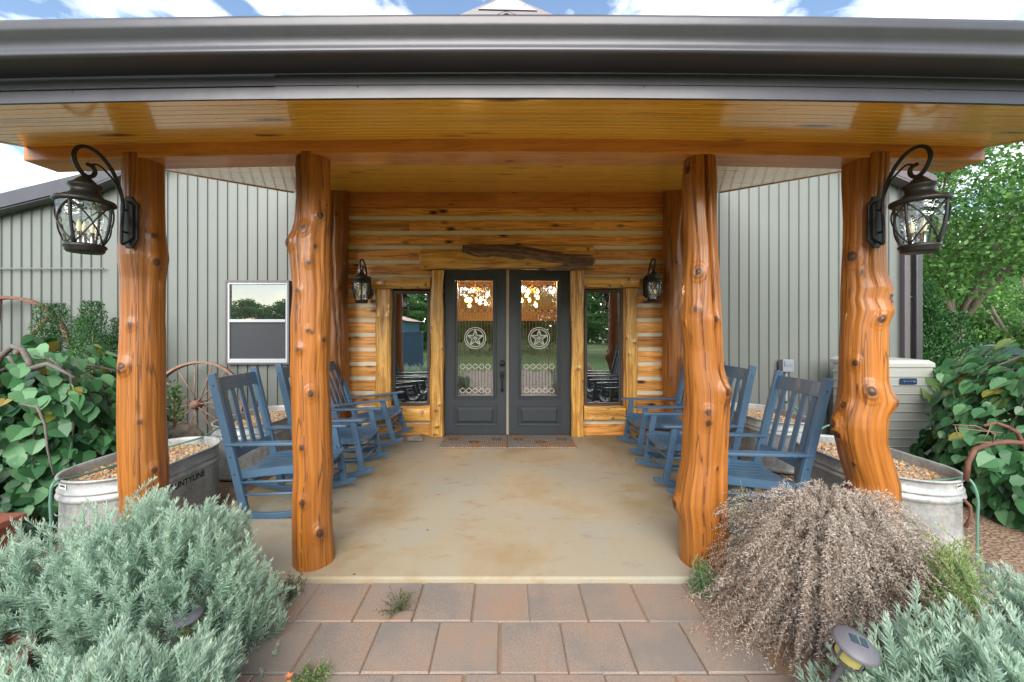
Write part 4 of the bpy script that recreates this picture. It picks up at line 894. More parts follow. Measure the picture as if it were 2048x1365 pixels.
# ------------------------------------------------------------ stock tanks
def stadium(hx,hy,n=20):
    """points round a tank outline, long axis y; returns (x,y,nx,ny,isend)"""
    L=[]; r=hx; s_=hy-hx
    for k in range(n+1): q=math.pi*k/n; L.append((r*math.cos(q),s_+r*math.sin(q),math.cos(q),math.sin(q),1))
    for k in range(1,8): L.append((-r,s_-2*s_*k/8,-1,0,0))
    for k in range(n+1): q=math.pi+math.pi*k/n; L.append((r*math.cos(q),-s_+r*math.sin(q),math.cos(q),math.sin(q),1))
    for k in range(1,8): L.append((r,-s_+2*s_*k/8,1,0,0))
    return L
def tank(x,d,hx,hy,label,seed,rz=0,zr=.505,flute=True):
    th=thing('stock_tank',label,'planter tank',(x,CAMY+d,GZ),rz,'galvanised tanks filled with gravel')
    H=zr-GZ; O=stadium(hx,hy,64); m=MB()
    prof=[(-.010,0),(.012,.005),(.018,.02),(.006,.04),(.0,.06),(.0,H*.30),(.0,H*.70),(.004,H*.715),(.018,H*.735),(.022,H*.757),(.018,H*.78),(.004,H*.80),(.004,H*.81),(.014,H*.82),(.016,H*.832),(.012,H*.845),(.003,H*.855),(.002,H*.94),(.004,H*.965),(.016,H*.972),(.021,H*.985),(.018,H*.998),(.006,H),(-.004,H*.992),(-.006,H*.96),(-.006,H*.72)]
    vs=[]
    for (o_,z) in prof:
        for i,(px,py,nx,ny,en) in enumerate(O):
            fl=0
            if flute and en and .06<z<H*.66 and o_==0: fl=.006*math.sin(i*1.57)
            vs.append((px+nx*(o_+fl),py+ny*(o_+fl),z))
    n=len(O); fs=[]
    for j in range(len(prof)-1):
        for i in range(n): a_=j*n+i; b_=j*n+(i+1)%n; fs.append((a_,b_,b_+n,a_+n))
    m.add(vs,fs,None,True); m.build('tank_shell',M['galv'],th)
    # pea gravel: real pebbles over a bed
    bed=MB(); bz=H*.86; ov=[(px*.97,py*.985,bz-.012) for px,py,*_ in O]; bed.add(ov,[tuple(range(n))],[[(.5,.5)]*n]); bed.build('soil_bed',M['darkstone'],th)
    rr=np.random.RandomState(seed); cnt=3800; pts=[]
    while len(pts)<cnt:
        px,py=rr.uniform(-hx,hx),rr.uniform(-hy,hy); cy=max(0,abs(py)-(hy-hx))
        if math.hypot(px,cy)<hx*.97 if cy>0 else abs(px)<hx*.97: pts.append((px,py))
    pts=np.array(pts); s_=rr.uniform(.007,.0145,(cnt,1)); 
    # octahedral-ish pebble with 8 quads: use cube-sphere (6 quads)
    cube=np.array([[-1,-1,-1],[1,-1,-1],[1,1,-1],[-1,1,-1],[-1,-1,1],[1,-1,1],[1,1,1],[-1,1,1]],float)
    cube[:4]*=np.array([.8,.8,.6]); cube[4:]*=np.array([.62,.62,.75])
    ang=rr.uniform(0,6.28,cnt); ca,sa=np.cos(ang),np.sin(ang); asp=rr.uniform(.7,1.5,cnt)
    V=np.zeros((cnt,8,3)); cx_=cube[None,:,0]*asp[:,None]*s_; cy_=cube[None,:,1]*s_
    V[:,:,0]=cx_*ca[:,None]-cy_*sa[:,None]+pts[:,:1]; V[:,:,1]=cx_*sa[:,None]+cy_*ca[:,None]+pts[:,1:]; tilt=rr.uniform(-.5,.5,(cnt,1))
    V[:,:,2]=cube[None,:,2]*s_*.8+tilt*cx_+bz+rr.uniform(-.008,.006,(cnt,1))
    fi=np.array([[4,5,6,7],[0,1,5,4],[1,2,6,5],[2,3,7,6],[3,0,4,7]])
    Q=V[:,fi,:].reshape(-1,4,3); uv=np.repeat(rr.rand(cnt),20).reshape(-1,4,1); uv=np.concatenate([uv,uv*0],2)
    g=npmesh('pea_gravel',Q,M['gravel'],th,uv); g['kind']='stuff'; 
    return th,H
def text_on(s_, size, loc, rot, parent, m_, name='lettering', ext=.0006):
    cu=bpy.data.curves.new('tmp','FONT'); cu.body=s_; cu.size=size; cu.extrude=ext; cu.align_x='CENTER'; cu.align_y='CENTER'; cu.offset=size*.025
    to=bpy.data.objects.new('tmp',cu); C.objects.link(to); bpy.context.view_layer.update()
    me=bpy.data.meshes.new_from_object(to.evaluated_get(bpy.context.evaluated_depsgraph_get())); me.name=name
    C.objects.unlink(to); bpy.data.objects.remove(to)
    me.materials.clear(); me.materials.append(m_); o=bpy.data.objects.new(name,me); C.objects.link(o); o.location=loc; o.rotation_euler=rot
    if parent: o.parent=parent
    return o
T1,H=tank(-3.0,3.32,.34,.56,'galvanised gravel tank behind the leftmost lantern post',31)
T2,_=tank(-2.99,4.86,.35,.60,'galvanised gravel tank below the sash window, behind the left rocking chairs',32)
T3,_=tank(3.06,3.36,.34,.60,'galvanised gravel tank in front of the air conditioner',33)
T4,_=tank(3.27,5.02,.33,.58,'galvanised gravel tank by the wall behind the right rocking chairs',34)
def on_side(th,txt,size,ly,z,side):   # on the long flat side
    hx={T1:.34,T4:.33}[th]
    o=text_on(txt,size,(side*(hx+.0015),ly,z),(R(90),0,R(90) if side>0 else R(-90)),th,M['ink']); return o
t=on_side(T1,'COUNTYLINE',.068,-.05,.295-GZ,1); t.scale=(1.0,1.0,1)
t=on_side(T4,'COUNTYLINE',.068,.0,.245-GZ,-1)
for th,x,lab in ((T1,-.12,'left'),(T3,.13,'right')):
    hx=.34; q=math.asin(x/hx); st=MB(); ht=H*.915; y=-((.56 if th is T1 else .60)-.34)-math.cos(q)*.345
    st.frame((x,y,ht),(math.cos(q),math.sin(q),0),(-math.sin(q),math.cos(q),0),(0,0,1),(.085,.002,.036)); st.build('sticker',M['white'],th)
    st=MB()
    for k in range(6): st.frame((x+(-.03+.011*k)*math.cos(q),y-.0018+(-.03+.011*k)*math.sin(q),ht+.004),(math.cos(q),math.sin(q),0),(-math.sin(q),math.cos(q),0),(0,0,1),(.007,.001,.012))
    st.build('sticker_print',M['ink'],th)

# hoses
def hose(pts,r,label):
    m=MB(); P_=[Vector(p) for p in pts]; out=[]
    for i in range(len(P_)-1):
        p0=P_[max(i-1,0)];p1=P_[i];p2=P_[i+1];p3=P_[min(i+2,len(P_)-1)]
        for k in range(8):
            t=k/8; out.append(.5*((2*p1)+(-p0+p2)*t+(2*p0-5*p1+4*p2-p3)*t*t+(-p0+3*p1-3*p2+p3)*t**3))
    out.append(P_[-1]); m.tube(out,r,8); return tag(m.build('garden_hose',M['hose']),label,'hose')
hose([(-3.13,-3.06,GZ+.01),(-3.13,-3.055,.2),(-3.13,-3.06,.40),(-3.13,-3.03,.505),(-3.15,-2.85,.48),(-3.16,-2.4,.45)],.008,'thin green hose hanging over the near end of the left tank')
hose([(-3.2,-2.6,.44),(-3.14,-2.2,.47),(-2.98,-1.90,.50),(-3.02,-1.65,.52),(-3.00,-1.45,.56),(-3.0,-1.2,.52)],.009,'pale green hose looping between the two left tanks')
hose([(3.29,-3.01,GZ+.01),(3.29,-3.01,.2),(3.29,-3.01,.40),(3.27,-2.97,.505),(3.20,-2.9,.47),(3.1,-2.85,.44)],.008,'green hose hanging over the near corner of the right tank')
hose([(3.12,-1.78,.5),(3.3,-1.70,.56),(3.52,-1.62,.53),(3.56,-1.7,.2),(3.6,-1.5,.02),(3.75,-.8,.05)],.009,'green hose draped at the far end of the right tank')
hose([(3.6,-.8,.62),(3.72,-.5,.58),(3.80,-.62,.5),(3.65,-.72,.44),(3.75,-.4,.40),(3.9,-.2,.3)],.012,'black and green hose bunched beside the far right tank')

# ------------------------------------------------------------ wheels, AC, boxes, stones, mats
def wheel(th,r,rimw,rimt,nsp,rsp,hubr,hubl,m_,mh=None):
    m=MB(); m.lathe([(r-rimt,-rimw/2),(r,-rimw/2),(r+.001,rimw/2),(r-rimt,rimw/2),(r-rimt,-rimw/2)],(0,0,0),72,Matrix.Rotation(R(90),3,'X'))
    m.build('rim',m_,th,bevel=.003)
    for k in range(nsp):
        q=2*math.pi*k/nsp+.12; m=MB(); sg=.3*hubl*(1 if k%2 else -1)
        m.tube([(hubr*.6*math.cos(q),sg,hubr*.6*math.sin(q)),((r-rimt)*math.cos(q),0,(r-rimt)*math.sin(q))],rsp,8); m.build('spoke',m_,th)
    m=MB(); m.lathe([(0,-hubl/2),(hubr*.6,-hubl/2),(hubr*.75,-hubl*.3),(hubr,-hubl*.1),(hubr,hubl*.1),(hubr*.75,hubl*.3),(hubr*.6,hubl/2),(0,hubl/2)],(0,0,0),20,Matrix.Rotation(R(90),3,'X')); m.build('hub',mh or m_,th)
w1=thing('wagon_wheel','small weathered wagon wheel with many thin spokes leaning below the sash window','wagon wheel',(-4.32,-.26,.50)); w1.rotation_euler=(R(-8),0,R(10)); wheel(w1,.60,.085,.03,16,.009,.075,.17,M['wagon'])
w2=thing('wagon_wheel','big rusty steel wheel with few thick spokes leaning at the far left wall','wagon wheel',(-7.14,-.22,.97)); w2.rotation_euler=(R(-6),0,0); wheel(w2,1.06,.06,.045,8,.028,.12,.2,M['rust'])
ac=thing('air_conditioner','beige louvred air conditioner unit standing on the right by the corner','air conditioner',(4.9,-.58,GZ))
m=MB(); H_=1.17-GZ-.0; m.prism([(-.355,-.33),(.355,-.33),(.36,.30),(.30,.36),(-.30,.36),(-.36,.30)],(0,0,.0),(1,0,0),(0,1,0),(0,0,1),H_-.09); m.build('cabinet',M['ac'],ac,bevel=.012)
m=MB(); vs=[(-.365,-.345,H_-.088),(.365,-.345,H_-.088),(.365,.365,H_-.088),(-.365,.365,H_-.088),(-.365,-.345,H_-.035),(.365,-.345,H_-.035),(.365,.365,H_-.035),(-.365,.365,H_-.035),(-.325,-.305,H_),(.325,-.305,H_),(.325,.325,H_),(-.325,.325,H_)]
m.add(vs,[(0,3,2,1),(0,1,5,4),(1,2,6,5),(2,3,7,6),(3,0,4,7),(4,5,9,8),(5,6,10,9),(6,7,11,10),(7,4,8,11),(8,9,10,11)]); m.build('lid',M['ac'],ac,bevel=.006)
m=MB()
for k in range(10):
    z=.08+k*.108; vs=[]
    m.frame((0,-.334,z),(1,0,0),(0,1,.0),(0,0,1),(.70,.014,.010)); m.frame((-.365,0,z),(0,1,0),(1,0,0),(0,0,1),(.60,.014,.010))
m.build('louvres',M['acl'],ac,bevel=.003)
m=MB(); m.frame((.03,-.345,Z(763,4.85)-GZ),(1,0,0),(0,1,0),(0,0,1),(.205,.008,.075)); bd=m.build('badge',M['acblue'],ac,bevel=.003)
m=MB()
for xx,ww in ((-.045,.012),(-.02,.02),(.005,.014),(.03,.02),(.055,.014)): m.frame((.03+xx,-.3505,Z(763,4.85)-GZ+.002),(1,0,0),(0,1,0),(0,0,1),(ww,.002,.008))
m.frame((-.027,-.3505,Z(763,4.85)-GZ),(1,0,0),(0,1,0),(0,0,1),(.008,.002,.03)); m.frame((.10,-.3505,Z(763,4.85)-GZ),(1,0,0),(0,1,0),(0,0,1),(.02,.002,.02)); m.build('badge_marks',mat('badge_ink',(.16,.24,.36),.4),bd)
m=MB(); m.frame((-.367,.05,H_-.15),(0,1,0),(1,0,0),(0,0,1),(.14,.004,.08)); m.build('data_plate',M['white'],ac)
eb=thing('electrical_box','small grey electrical disconnect box on the siding above the far right tank','electrical box',(4.07,.03,1.02))
m=MB(); m.box((-.08,-.10,-.09),(.08,-.002,.09)); m.build('box',M['greybox'],eb,bevel=.008); m=MB(); m.box((-.06,-.112,.0),(.06,-.1005,.07)); m.box((-.035,-.118,.03),(.035,-.1125,.042)); m.build('cover',M['greybox'],eb,bevel=.003); m=MB(); m.tube([(.0,-.05,-.091),(.0,-.05,-1.09)],.017,10); m.build('conduit',M['greybox'],eb)
def rock(loc,size,label,m_,seed,name='stone'):
    import bmesh
    bm=bmesh.new(); bmesh.ops.create_icosphere(bm,subdivisions=3,radius=1)
    for v in bm.verts:
        p=v.co.copy(); k=1+.35*noise.noise(p*1.3+Vector((seed*3,0,0)))+.12*noise.noise(p*3.5+Vector((seed,9,0)))
        v.co=Vector((p.x*size[0]*k,p.y*size[1]*k,p.z*size[2]*k))
    me=bpy.data.meshes.new(name); bm.to_mesh(me); bm.free(); me.materials.append(m_)
    for p_ in me.polygons: p_.use_smooth=False
    o=bpy.data.objects.new(name,me); C.objects.link(o); o.location=loc; return tag(o,label,'stone')
rock((-1.28,-.30,.04),(.13,.07,.045),'flat tan stone on the porch floor left of the door mats',M['stone'],1)
rock((X(372,4.7),CAMY+4.7,.30),(.17,.12,.13),'pointed grey brown stone in front of the small wagon wheel',M['stone'],2)
rock((X(345,4.85),CAMY+4.85,.24),(.15,.12,.13),'dark stone left of the pointed one by the small wagon wheel',M['darkstone'],3)
rock((X(370,4.7)-.03,CAMY+4.75,.05),(.24,.18,.17),'low broad stone beneath the pointed stone',M['darkstone'],5)
for x0,x1,lab in ((-.885,.005,'grey patterned door mat before the left door'),(.012,.915,'grey patterned door mat before the right door')):
    m=MB(); m.box((-(x1-x0)/2,-.30,0),((x1-x0)/2,.30,.014)); o=m.build('door_mat',M['mat'],bevel=.005); o.location=((x0+x1)/2,-.33,.001); tag(o,lab,'door mat','pair of door mats')
    sm_=MB()
    for k in range(3):
        cx=-.3+.3*k; cy=-.05+.12*((k+1)%2); pts=[]
        for q in range(10): a_=math.pi/2+q*math.pi/5; r_=.085 if q%2==0 else .035; pts.append((cx+r_*math.cos(a_),cy+r_*.8*math.sin(a_),.0155))
        for q in range(10): sm_.beam(pts[q],pts[(q+1)%10],.008,.002)
    sm_.build('star_pattern',M['ink'],o)

# ------------------------------------------------------------ plants
def needles(base,dirs,length,width,rng,curl=0.0):
    n=len(base); a=rng.normal(size=(n,3)); side=nrm(np.cross(dirs,a)); tip=base+dirs*length[:,None]
    mid=base+dirs*length[:,None]*.5; nn=nrm(np.cross(dirs,side)); mid=mid+nn*curl*length[:,None]
    w_=width[:,None] if hasattr(width,'shape') else width
    return np.stack([base,mid+side*w_,tip,mid-side*w_],1)
def bush(name,label,cat,cx,d,rx,ry,h,nst,m_,seed,per=64,nl=(.028,.048),nw=.0023,stem=(.20,.34),avoid=(),group=None,up=.55,rough=1,upmix=.6):
    rng=np.random.RandomState(seed); th=thing(name,label,cat,(cx,CAMY+d,GZ),0,group)
    u=rng.uniform(0,2*np.pi,nst); ce=rng.uniform(0,1,nst)**.75; se=np.sqrt(1-ce**2)
    tipn=np.stack([se*np.cos(u),se*np.sin(u),ce],1); bump=1+.10*np.sin(u*3+seed)*se+.10*np.sin(u*5+2*ce*4+seed)+rng.normal(0,.05,nst)
    tip=tipn*np.array([rx,ry,h])*bump[:,None]
    L=rng.uniform(stem[0],stem[1],nst); dirn=nrm(tipn*np.array([1/rx,1/ry,1/h])*.35*rough+np.array([0,0,upmix])+rng.normal(0,.17,(nst,3)))
    base=tip-dirn*L[:,None]
    keep=np.ones(nst,bool)
    for (ax,ay,az,ar) in avoid:       # room left around a lamp and the view to it
        c=np.array([ax-cx,ay-(CAMY+d),az-GZ]); v=nrm(np.array([0-ax,CAMY-ay,CAMZ-az])[None])[0]
        rel=tip-c; t=np.clip(rel@v,-.05,2); dist=np.linalg.norm(rel-t[:,None]*v,axis=1); keep&=dist>ar
    keep&=(tip[:,2]>.05)
    tip,base,dirn,L,tipn=tip[keep],base[keep],dirn[keep],L[keep],tipn[keep]; n=len(tip)
    bend=nrm(np.cross(dirn,rng.normal(size=(n,3))))*(.03+.04*rng.rand(n,1))
    t=np.tile(np.linspace(.04,1,per),(n,1)); t=np.clip(t+rng.uniform(-.01,.01,t.shape),0,1)
    pos=base[:,None]+dirn[:,None]*(L[:,None]*t)[...,None]+bend[:,None]*(np.sin(t*np.pi)[...,None])
    ang=(np.arange(per)*2.399)[None]+rng.uniform(0,6.28,(n,1)); e1=nrm(np.cross(dirn,np.array([.3,.2,1.0]))); e2=np.cross(dirn,e1)
    rad=e1[:,None]*np.cos(ang)[...,None]+e2[:,None]*np.sin(ang)[...,None]
    spread=(1.25-.9*t)[...,None]; ld=nrm(rad*spread*up*1.9+dirn[:,None]*(.55+.6*t)[...,None]+rng.normal(0,.12,pos.shape))
    ln_=rng.uniform(nl[0],nl[1],(n,per))*(1.0-.45*t**3)
    V=needles(pos.reshape(-1,3),ld.reshape(-1,3),ln_.ravel(),nw,rng,.08)
    sr=rng.uniform(-.18,.18,(n,1)); col=np.clip(.12+.66*t**1.3+sr*.7+rng.normal(0,.10,t.shape),0,.995)  # sprig bases darkened, tips lightened: shade between sprigs put into the colour
    uv=np.zeros((n*per,4,2)); uv[:,:,0]=col.ravel()[:,None]
    npmesh('leafy_sprigs',V,m_,th,uv)
    # stems
    sv=[]; 
    for k in range(3):
        t0,t1=k/3,(k+1)/3
        a=base+dirn*(L*t0)[:,None]+bend*np.sin(t0*np.pi); b=base+dirn*(L*t1)[:,None]+bend*np.sin(t1*np.pi); s_=nrm(np.cross(dirn,np.array([0,1,.2])))*.0018
        sv.append(np.stack([a-s_,a+s_,b+s_*.8,b-s_*.8],1))
    npmesh('stems',np.concatenate(sv),M['lavstem'] if m_ in (M['lav'],M['green']) else M['twig'],th,None)
    return th
GL='silvery lavender bushes beside the path'
SL1=(X(1712,1.38),CAMY+1.38,Z(1290,1.38)); SL2=(X(372,1.80),CAMY+1.80,Z(1232,1.80)+.0)
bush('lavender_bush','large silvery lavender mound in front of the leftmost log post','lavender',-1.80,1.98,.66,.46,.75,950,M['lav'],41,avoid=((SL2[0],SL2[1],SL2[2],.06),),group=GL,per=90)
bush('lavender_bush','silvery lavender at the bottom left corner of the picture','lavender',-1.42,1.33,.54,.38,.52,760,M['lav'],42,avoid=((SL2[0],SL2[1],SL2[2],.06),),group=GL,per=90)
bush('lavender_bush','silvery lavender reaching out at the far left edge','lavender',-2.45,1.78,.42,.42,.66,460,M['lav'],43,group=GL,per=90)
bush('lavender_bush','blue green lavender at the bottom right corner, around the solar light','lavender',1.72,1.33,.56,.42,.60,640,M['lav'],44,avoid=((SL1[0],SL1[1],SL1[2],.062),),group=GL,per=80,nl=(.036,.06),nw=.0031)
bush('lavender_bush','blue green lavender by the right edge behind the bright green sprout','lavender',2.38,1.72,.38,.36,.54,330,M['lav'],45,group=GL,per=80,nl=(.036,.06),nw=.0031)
bush('sprout_bush','bright green feathery sprout between the dried bush and the lavender','shrub',X(1905,1.70),1.70,.17,.13,.70,420,M['sprout'],46,per=70,nl=(.016,.028),nw=.0021,stem=(.2,.36),upmix=1.2)
bush('green_sprig','low green sprigs at the foot of the double trunked post','shrub',X(1412,2.36),2.38,.085,.10,.24,60,M['green'],47,per=60,nl=(.014,.022),nw=.0014,stem=(.1,.2),upmix=1)
bush('green_sprig','green sprigs behind the double trunked post near the front right chair','shrub',X(1480,2.80),2.80,.10,.10,.50,50,M['green'],48,per=60,nl=(.014,.022),nw=.0014,stem=(.15,.3),upmix=1)
# dried bush: arching stems that spill outwards from the centre
def dried(cx,d,rx,ry,h,n,seed):
    rng=np.random.RandomState(seed); th=thing('dried_bush','grey brown dried bush spilling over before the gnarled right post','dried bush',(cx,CAMY+d,GZ))
    nb=190; kb=rng.randint(0,nb,n); ub=rng.uniform(0,2*np.pi,nb); rb=rng.uniform(.12,1.25,nb)**.6; eb=rng.uniform(.22,1.14,nb); db=rng.uniform(.3,1.0,nb)
    u=ub[kb]+rng.normal(0,.13,n); r=rb[kb]*rng.uniform(.62,1.08,n); el=eb[kb]+rng.normal(0,.07,n)
    nup=n//6; u[:nup]=rng.uniform(0,6.28,nup); r[:nup]=rng.uniform(.05,.42,nup); el[:nup]=rng.uniform(.75,1.12,nup)
    per=85; t=np.tile(np.linspace(.12,1,per),(n,1))
    out=np.stack([np.cos(u)*rx*r,np.sin(u)*ry*r],1)
    lift=h*el*(1.02-.35*r**2); drop=(.25+.75*r**2)*(db[kb]+rng.normal(0,.10,n))
    x=out[:,:1]*(t**.9); y=out[:,1:]*(t**.9); z=lift[:,None]*(np.sin(np.minimum(t*1.25,1)*np.pi/2))-h*.92*drop[:,None]*np.clip(t-.42,0,1)**1.6*2.1
    wv=rng.normal(0,.02,(n,1)); side=np.stack([-np.sin(u),np.cos(u)],1)
    x=x+side[:,:1]*(wv*np.sin(t*5)+np.repeat(rng.normal(0,.07,nb),1)[kb][:,None]*t+rng.normal(0,.02,(n,1))*t); y=y+side[:,1:]*(wv*np.sin(t*5)+rng.normal(0,.05,(n,1))*t); z=np.maximum(z,.03)
    pos=np.stack([x,y,z],2); tan=nrm(np.gradient(pos,axis=1))
    rnd=nrm(rng.normal(size=pos.shape)); rad=nrm(rnd-tan*(rnd*tan).sum(-1,keepdims=True))
    ld=nrm(rad*.9+tan*.6); ln_=rng.uniform(.012,.027,(n,per))*(1.1-.3*t)
    keep=(t>.22)|(rng.rand(n,per)<.25)
    V=needles(pos[keep],ld[keep],ln_[keep],.0021,rng); sr=rng.uniform(-.25,.25,(n,1))
    col=np.clip(.42+sr+.18*(t-.5)+rng.normal(0,.07,t.shape),0,.995)[keep]; uv=np.zeros((len(V),4,2)); uv[:,:,0]=col[:,None]
    npmesh('dried_sprays',V,M['dry'],th,uv)
    st=[]; 
    for k in range(0,per-6,6):
        a=pos[:,k]; b=pos[:,min(k+6,per-1)]; s_=nrm(np.cross(b-a,rng.normal(size=a.shape)))*(.0022*(1-k/per)+.0008); st.append(np.stack([a-s_,a+s_,b+s_,b-s_],1))
    npmesh('stems',np.concatenate(st),M['twig'],th,None)
    m=MB()
    for k in range(7):
        q=k*.9; m.tube([(0.02*math.cos(q),.02*math.sin(q),.0),(.04*math.cos(q),.04*math.sin(q),h*.35),(.10*math.cos(q),.10*math.sin(q),h*.62)],[.012,.009,.005],6)
    m.build('woody_base',M['greybark'],th)
dried(1.72,2.08,.72,.62,.76,3000,58)
# weeping redbud mounds: heart leaves hanging in tiers like shingles
HEART=np.array([(0,0),(.26,-.13),(.52,.06),(.56,.40),(.34,.76),(0,1.0),(-.34,.76),(-.56,.40),(-.52,.06),(-.26,-.13)],float)
def redbud(name,label,cx,d,rx,ry,h,n,seed,size=(.06,.145),arch=None):
    rng=np.random.RandomState(seed); th=thing(name,label,'tree',(cx,CAMY+d,GZ))
    u=rng.uniform(0,2*np.pi,n); ce=rng.uniform(0,1,n); se=np.sqrt(1-ce**2)**.7
    k=1+.10*np.sin(u*4+ce*6+seed)+rng.uniform(-.20,.06,n)
    pos=np.stack([se*np.cos(u)*rx*k,se*np.sin(u)*ry*k,np.maximum(ce*h*k,.04)],1)
    outw=np.stack([np.cos(u),np.sin(u),np.zeros(n)],1)
    down=nrm(outw*(.55+.6*ce[:,None])+np.array([0,0,-.75])+rng.normal(0,.28,(n,3)))
    nor=nrm(outw*(.9-.6*ce[:,None])+np.array([0,0,.75])+rng.normal(0,.30,(n,3))); side=nrm(np.cross(down,nor)); nor=np.cross(side,down)
    s_=rng.uniform(size[0],size[1],n)[:,None]
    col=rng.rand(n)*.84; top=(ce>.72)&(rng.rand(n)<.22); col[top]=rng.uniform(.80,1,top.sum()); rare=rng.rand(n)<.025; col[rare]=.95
    half=[[0,1,2,3],[0,3,4,5],[0,5,6,7],[0,7,8,9]]; Q=[];
    cup=rng.uniform(.08,.30,n)[:,None]
    def vert(i):
        a,b=HEART[i]; return pos+down*(b*s_)+side*(a*s_)+nor*(abs(a)*cup*s_-b*b*.22*s_)
    Vv=[vert(i) for i in range(10)]
    for f in half: Q.append(np.stack([Vv[i] for i in f],1))
    V=np.concatenate(Q); uv=np.zeros((len(V),4,2)); uv[:,:,0]=np.tile(col,4)[:,None]
    npmesh('heart_leaves',V,M['redbud'],th,uv)
    m=MB(); m.tube([(0,0,0),(.03,.02,h*.4),(-.03,.0,h*.75),(.05,0,h*.95)],[.05,.045,.04,.03],10)
    for q in range(14):
        a=q*.45+rng.rand()*.3; r_=rng.uniform(.75,1.0); zt=h*rng.uniform(.85,1.0)
        pts=[(.0,0,h*.7),(rx*.3*math.cos(a),ry*.3*math.sin(a),zt*1.0),(rx*.62*r_*math.cos(a+.1),ry*.62*r_*math.sin(a+.1),zt*.93),(rx*.9*r_*math.cos(a),ry*.9*r_*math.sin(a),zt*.6),(rx*1.0*r_*math.cos(a-.1),ry*r_*math.sin(a-.1),zt*.25)]
        m.tube(pts,[.022,.016,.011,.007,.004],6)
    if arch:
        for pts,rr_ in arch: m.tube([(p[0]-cx,p[1]-(CAMY+d),p[2]-GZ) for p in pts],rr_,8)
    m.build('twisted_trunk',M['greybark'],th)
    return th
redbud('weeping_redbud','weeping tree with dark heart shaped leaves and a grey arching branch, left edge',-4.22,3.55,.80,.95,1.40,2300,61,
    arch=[([P(-20,770,3.2),P(0,715,3.2),P(25,693,3.2),P(45,700,3.2),P(58,722,3.2),P(64,738,3.2)],[.022,.022,.022,.021,.022,.026]),([P(64,738,3.2),P(95,728,3.2),P(125,742,3.2),P(150,756,3.2)],[.026,.018,.012,.008]),([P(70,712,3.3),P(100,718,3.3),P(125,735,3.3)],[.008,.010,.006]),
          ([P(40,808,3.0),P(75,815,2.98),P(90,850,2.95),P(95,900,2.93),P(107,950,2.92)],[.008,.009,.009,.007,.005])])
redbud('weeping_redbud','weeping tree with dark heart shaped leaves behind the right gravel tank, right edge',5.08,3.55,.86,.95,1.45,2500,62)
# rusty iron hoop and dry vine at the right
m=MB(); m.tube([P(1932,962,2.75),P(1936,925,2.75),P(1950,898,2.75),P(1980,888,2.75),P(2015,884,2.75),P(2050,886,2.75),P(2080,900,2.75)],.016,10)
m.tube([P(1967,852,2.75),P(1990,846,2.75),P(2015,854,2.75),P(2035,866,2.75),P(2048,893,2.75),P(2070,930,2.75)],[.009,.011,.012,.013,.013,.013],8)
m.tube([P(1928,1000,2.7),P(1940,1012,2.7),P(1942,1035,2.7),P(1930,1055,2.7)],.010,8)
tag(m.build('iron_hoop',M['rust']),'rusty curved iron hoop in front of the right heart leaved tree','iron hoop')
m=MB(); rr=random.Random(4)
for (a,b,c_) in (((1905,850),(1950,852),(1990,868)),((1910,856),(1960,862),(2005,866)),((1965,880),(1975,868),(1982,850)),((1985,888),(1990,870),(1978,862)),((1950,885),(1975,885),(1995,889)),((1910,852),(1915,870),(1935,874))):
    m.tube([P(a[0],a[1],2.7),P(b[0],b[1],2.68),P(c_[0],c_[1],2.7)],[.003,.004,.003],5)
tag(m.build('dry_vine',M['twig']),'thin dry vine twigs around the rusty hoop','vine')
# columnar hollies
def column(name,label,cx,d,r,z0,z1,n,seed,stems=3,leaf=(.02,.035),cat='shrub',m_=None):
    rng=np.random.RandomState(seed); th=thing(name,label,cat,(cx,CAMY+d,GZ)); zz=rng.uniform(z0,z1,n)**1.0
    k=rng.randint(0,stems,n); off=rng.normal(0,r*.45,(stems,2)); ht=rng.uniform(.72,1.0,stems); ht[0]=1
    tz=(zz-GZ); cap=np.clip((z1*ht[k]-zz)/(.45*(z1-z0)),0,1)
    rad=r*(.30+.45*cap)*np.sqrt(rng.rand(n)); a=rng.uniform(0,6.28,n); ok=zz<z1*ht[k]
    pos=np.stack([off[k,0]+rad*np.cos(a),off[k,1]+rad*np.sin(a),tz],1)[ok]; n=len(pos); a=a[ok]
    # leaves gathered on upright twigs
    tw=np.floor(a*5); pos[:,0]+=.02*np.sin(tw*7.1); dirs=nrm(np.stack([np.cos(a)*.6,np.sin(a)*.6,np.full(n,.9)],1)+rng.normal(0,.4,(n,3)))
    V=needles(pos,dirs,rng.uniform(leaf[0],leaf[1],n),rng.uniform(.3,.36,n)*leaf[0],rng,.1); uv=np.zeros((n,4,2)); uv[:,:,0]=np.clip(.25+.5*rad[ok]/r+rng.normal(0,.22,n),0,.99)[:,None]
    npmesh('foliage',V,m_ or M['holly'],th,uv); m=MB()
    for s_ in range(stems): m.tube([(off[s_,0]*.4,off[s_,1]*.4,0),(off[s_,0],off[s_,1],(z1-GZ)*.5*ht[s_]),(off[s_,0],off[s_,1],(z1-GZ)*.93*ht[s_])],[.014,.010,.004],6)
    m.build('stems',M['twig'],th); return th
column('holly_shrub','narrow green holly against the siding right of the big steel wheel',X(113,5.2),5.2,.25,.2,1.88,15000,71,4)
column('holly_shrub','taller paired holly columns against the siding beside the leftmost lantern post',X(200,5.2),5.2,.30,.2,1.90,24000,72,4)
column('evergreen_shrub','tall ivy green shrub beyond the right building corner behind the air conditioner',X(1853,6.6),6.6,.42,-.1,2.35,26000,73,5,(.035,.06))
column('grape_vine','bright green vine leaves beside the small wagon wheel',X(345,4.6),4.6,.09,.45,.93,160,74,2,(.05,.07),'vine',M['green'])
column('canna_plant','bright yellow green upright leaves between the air conditioner and the right tree',X(1925,4.6),4.6,.20,.45,1.05,130,75,4,(.16,.26),'plant',M['green'])
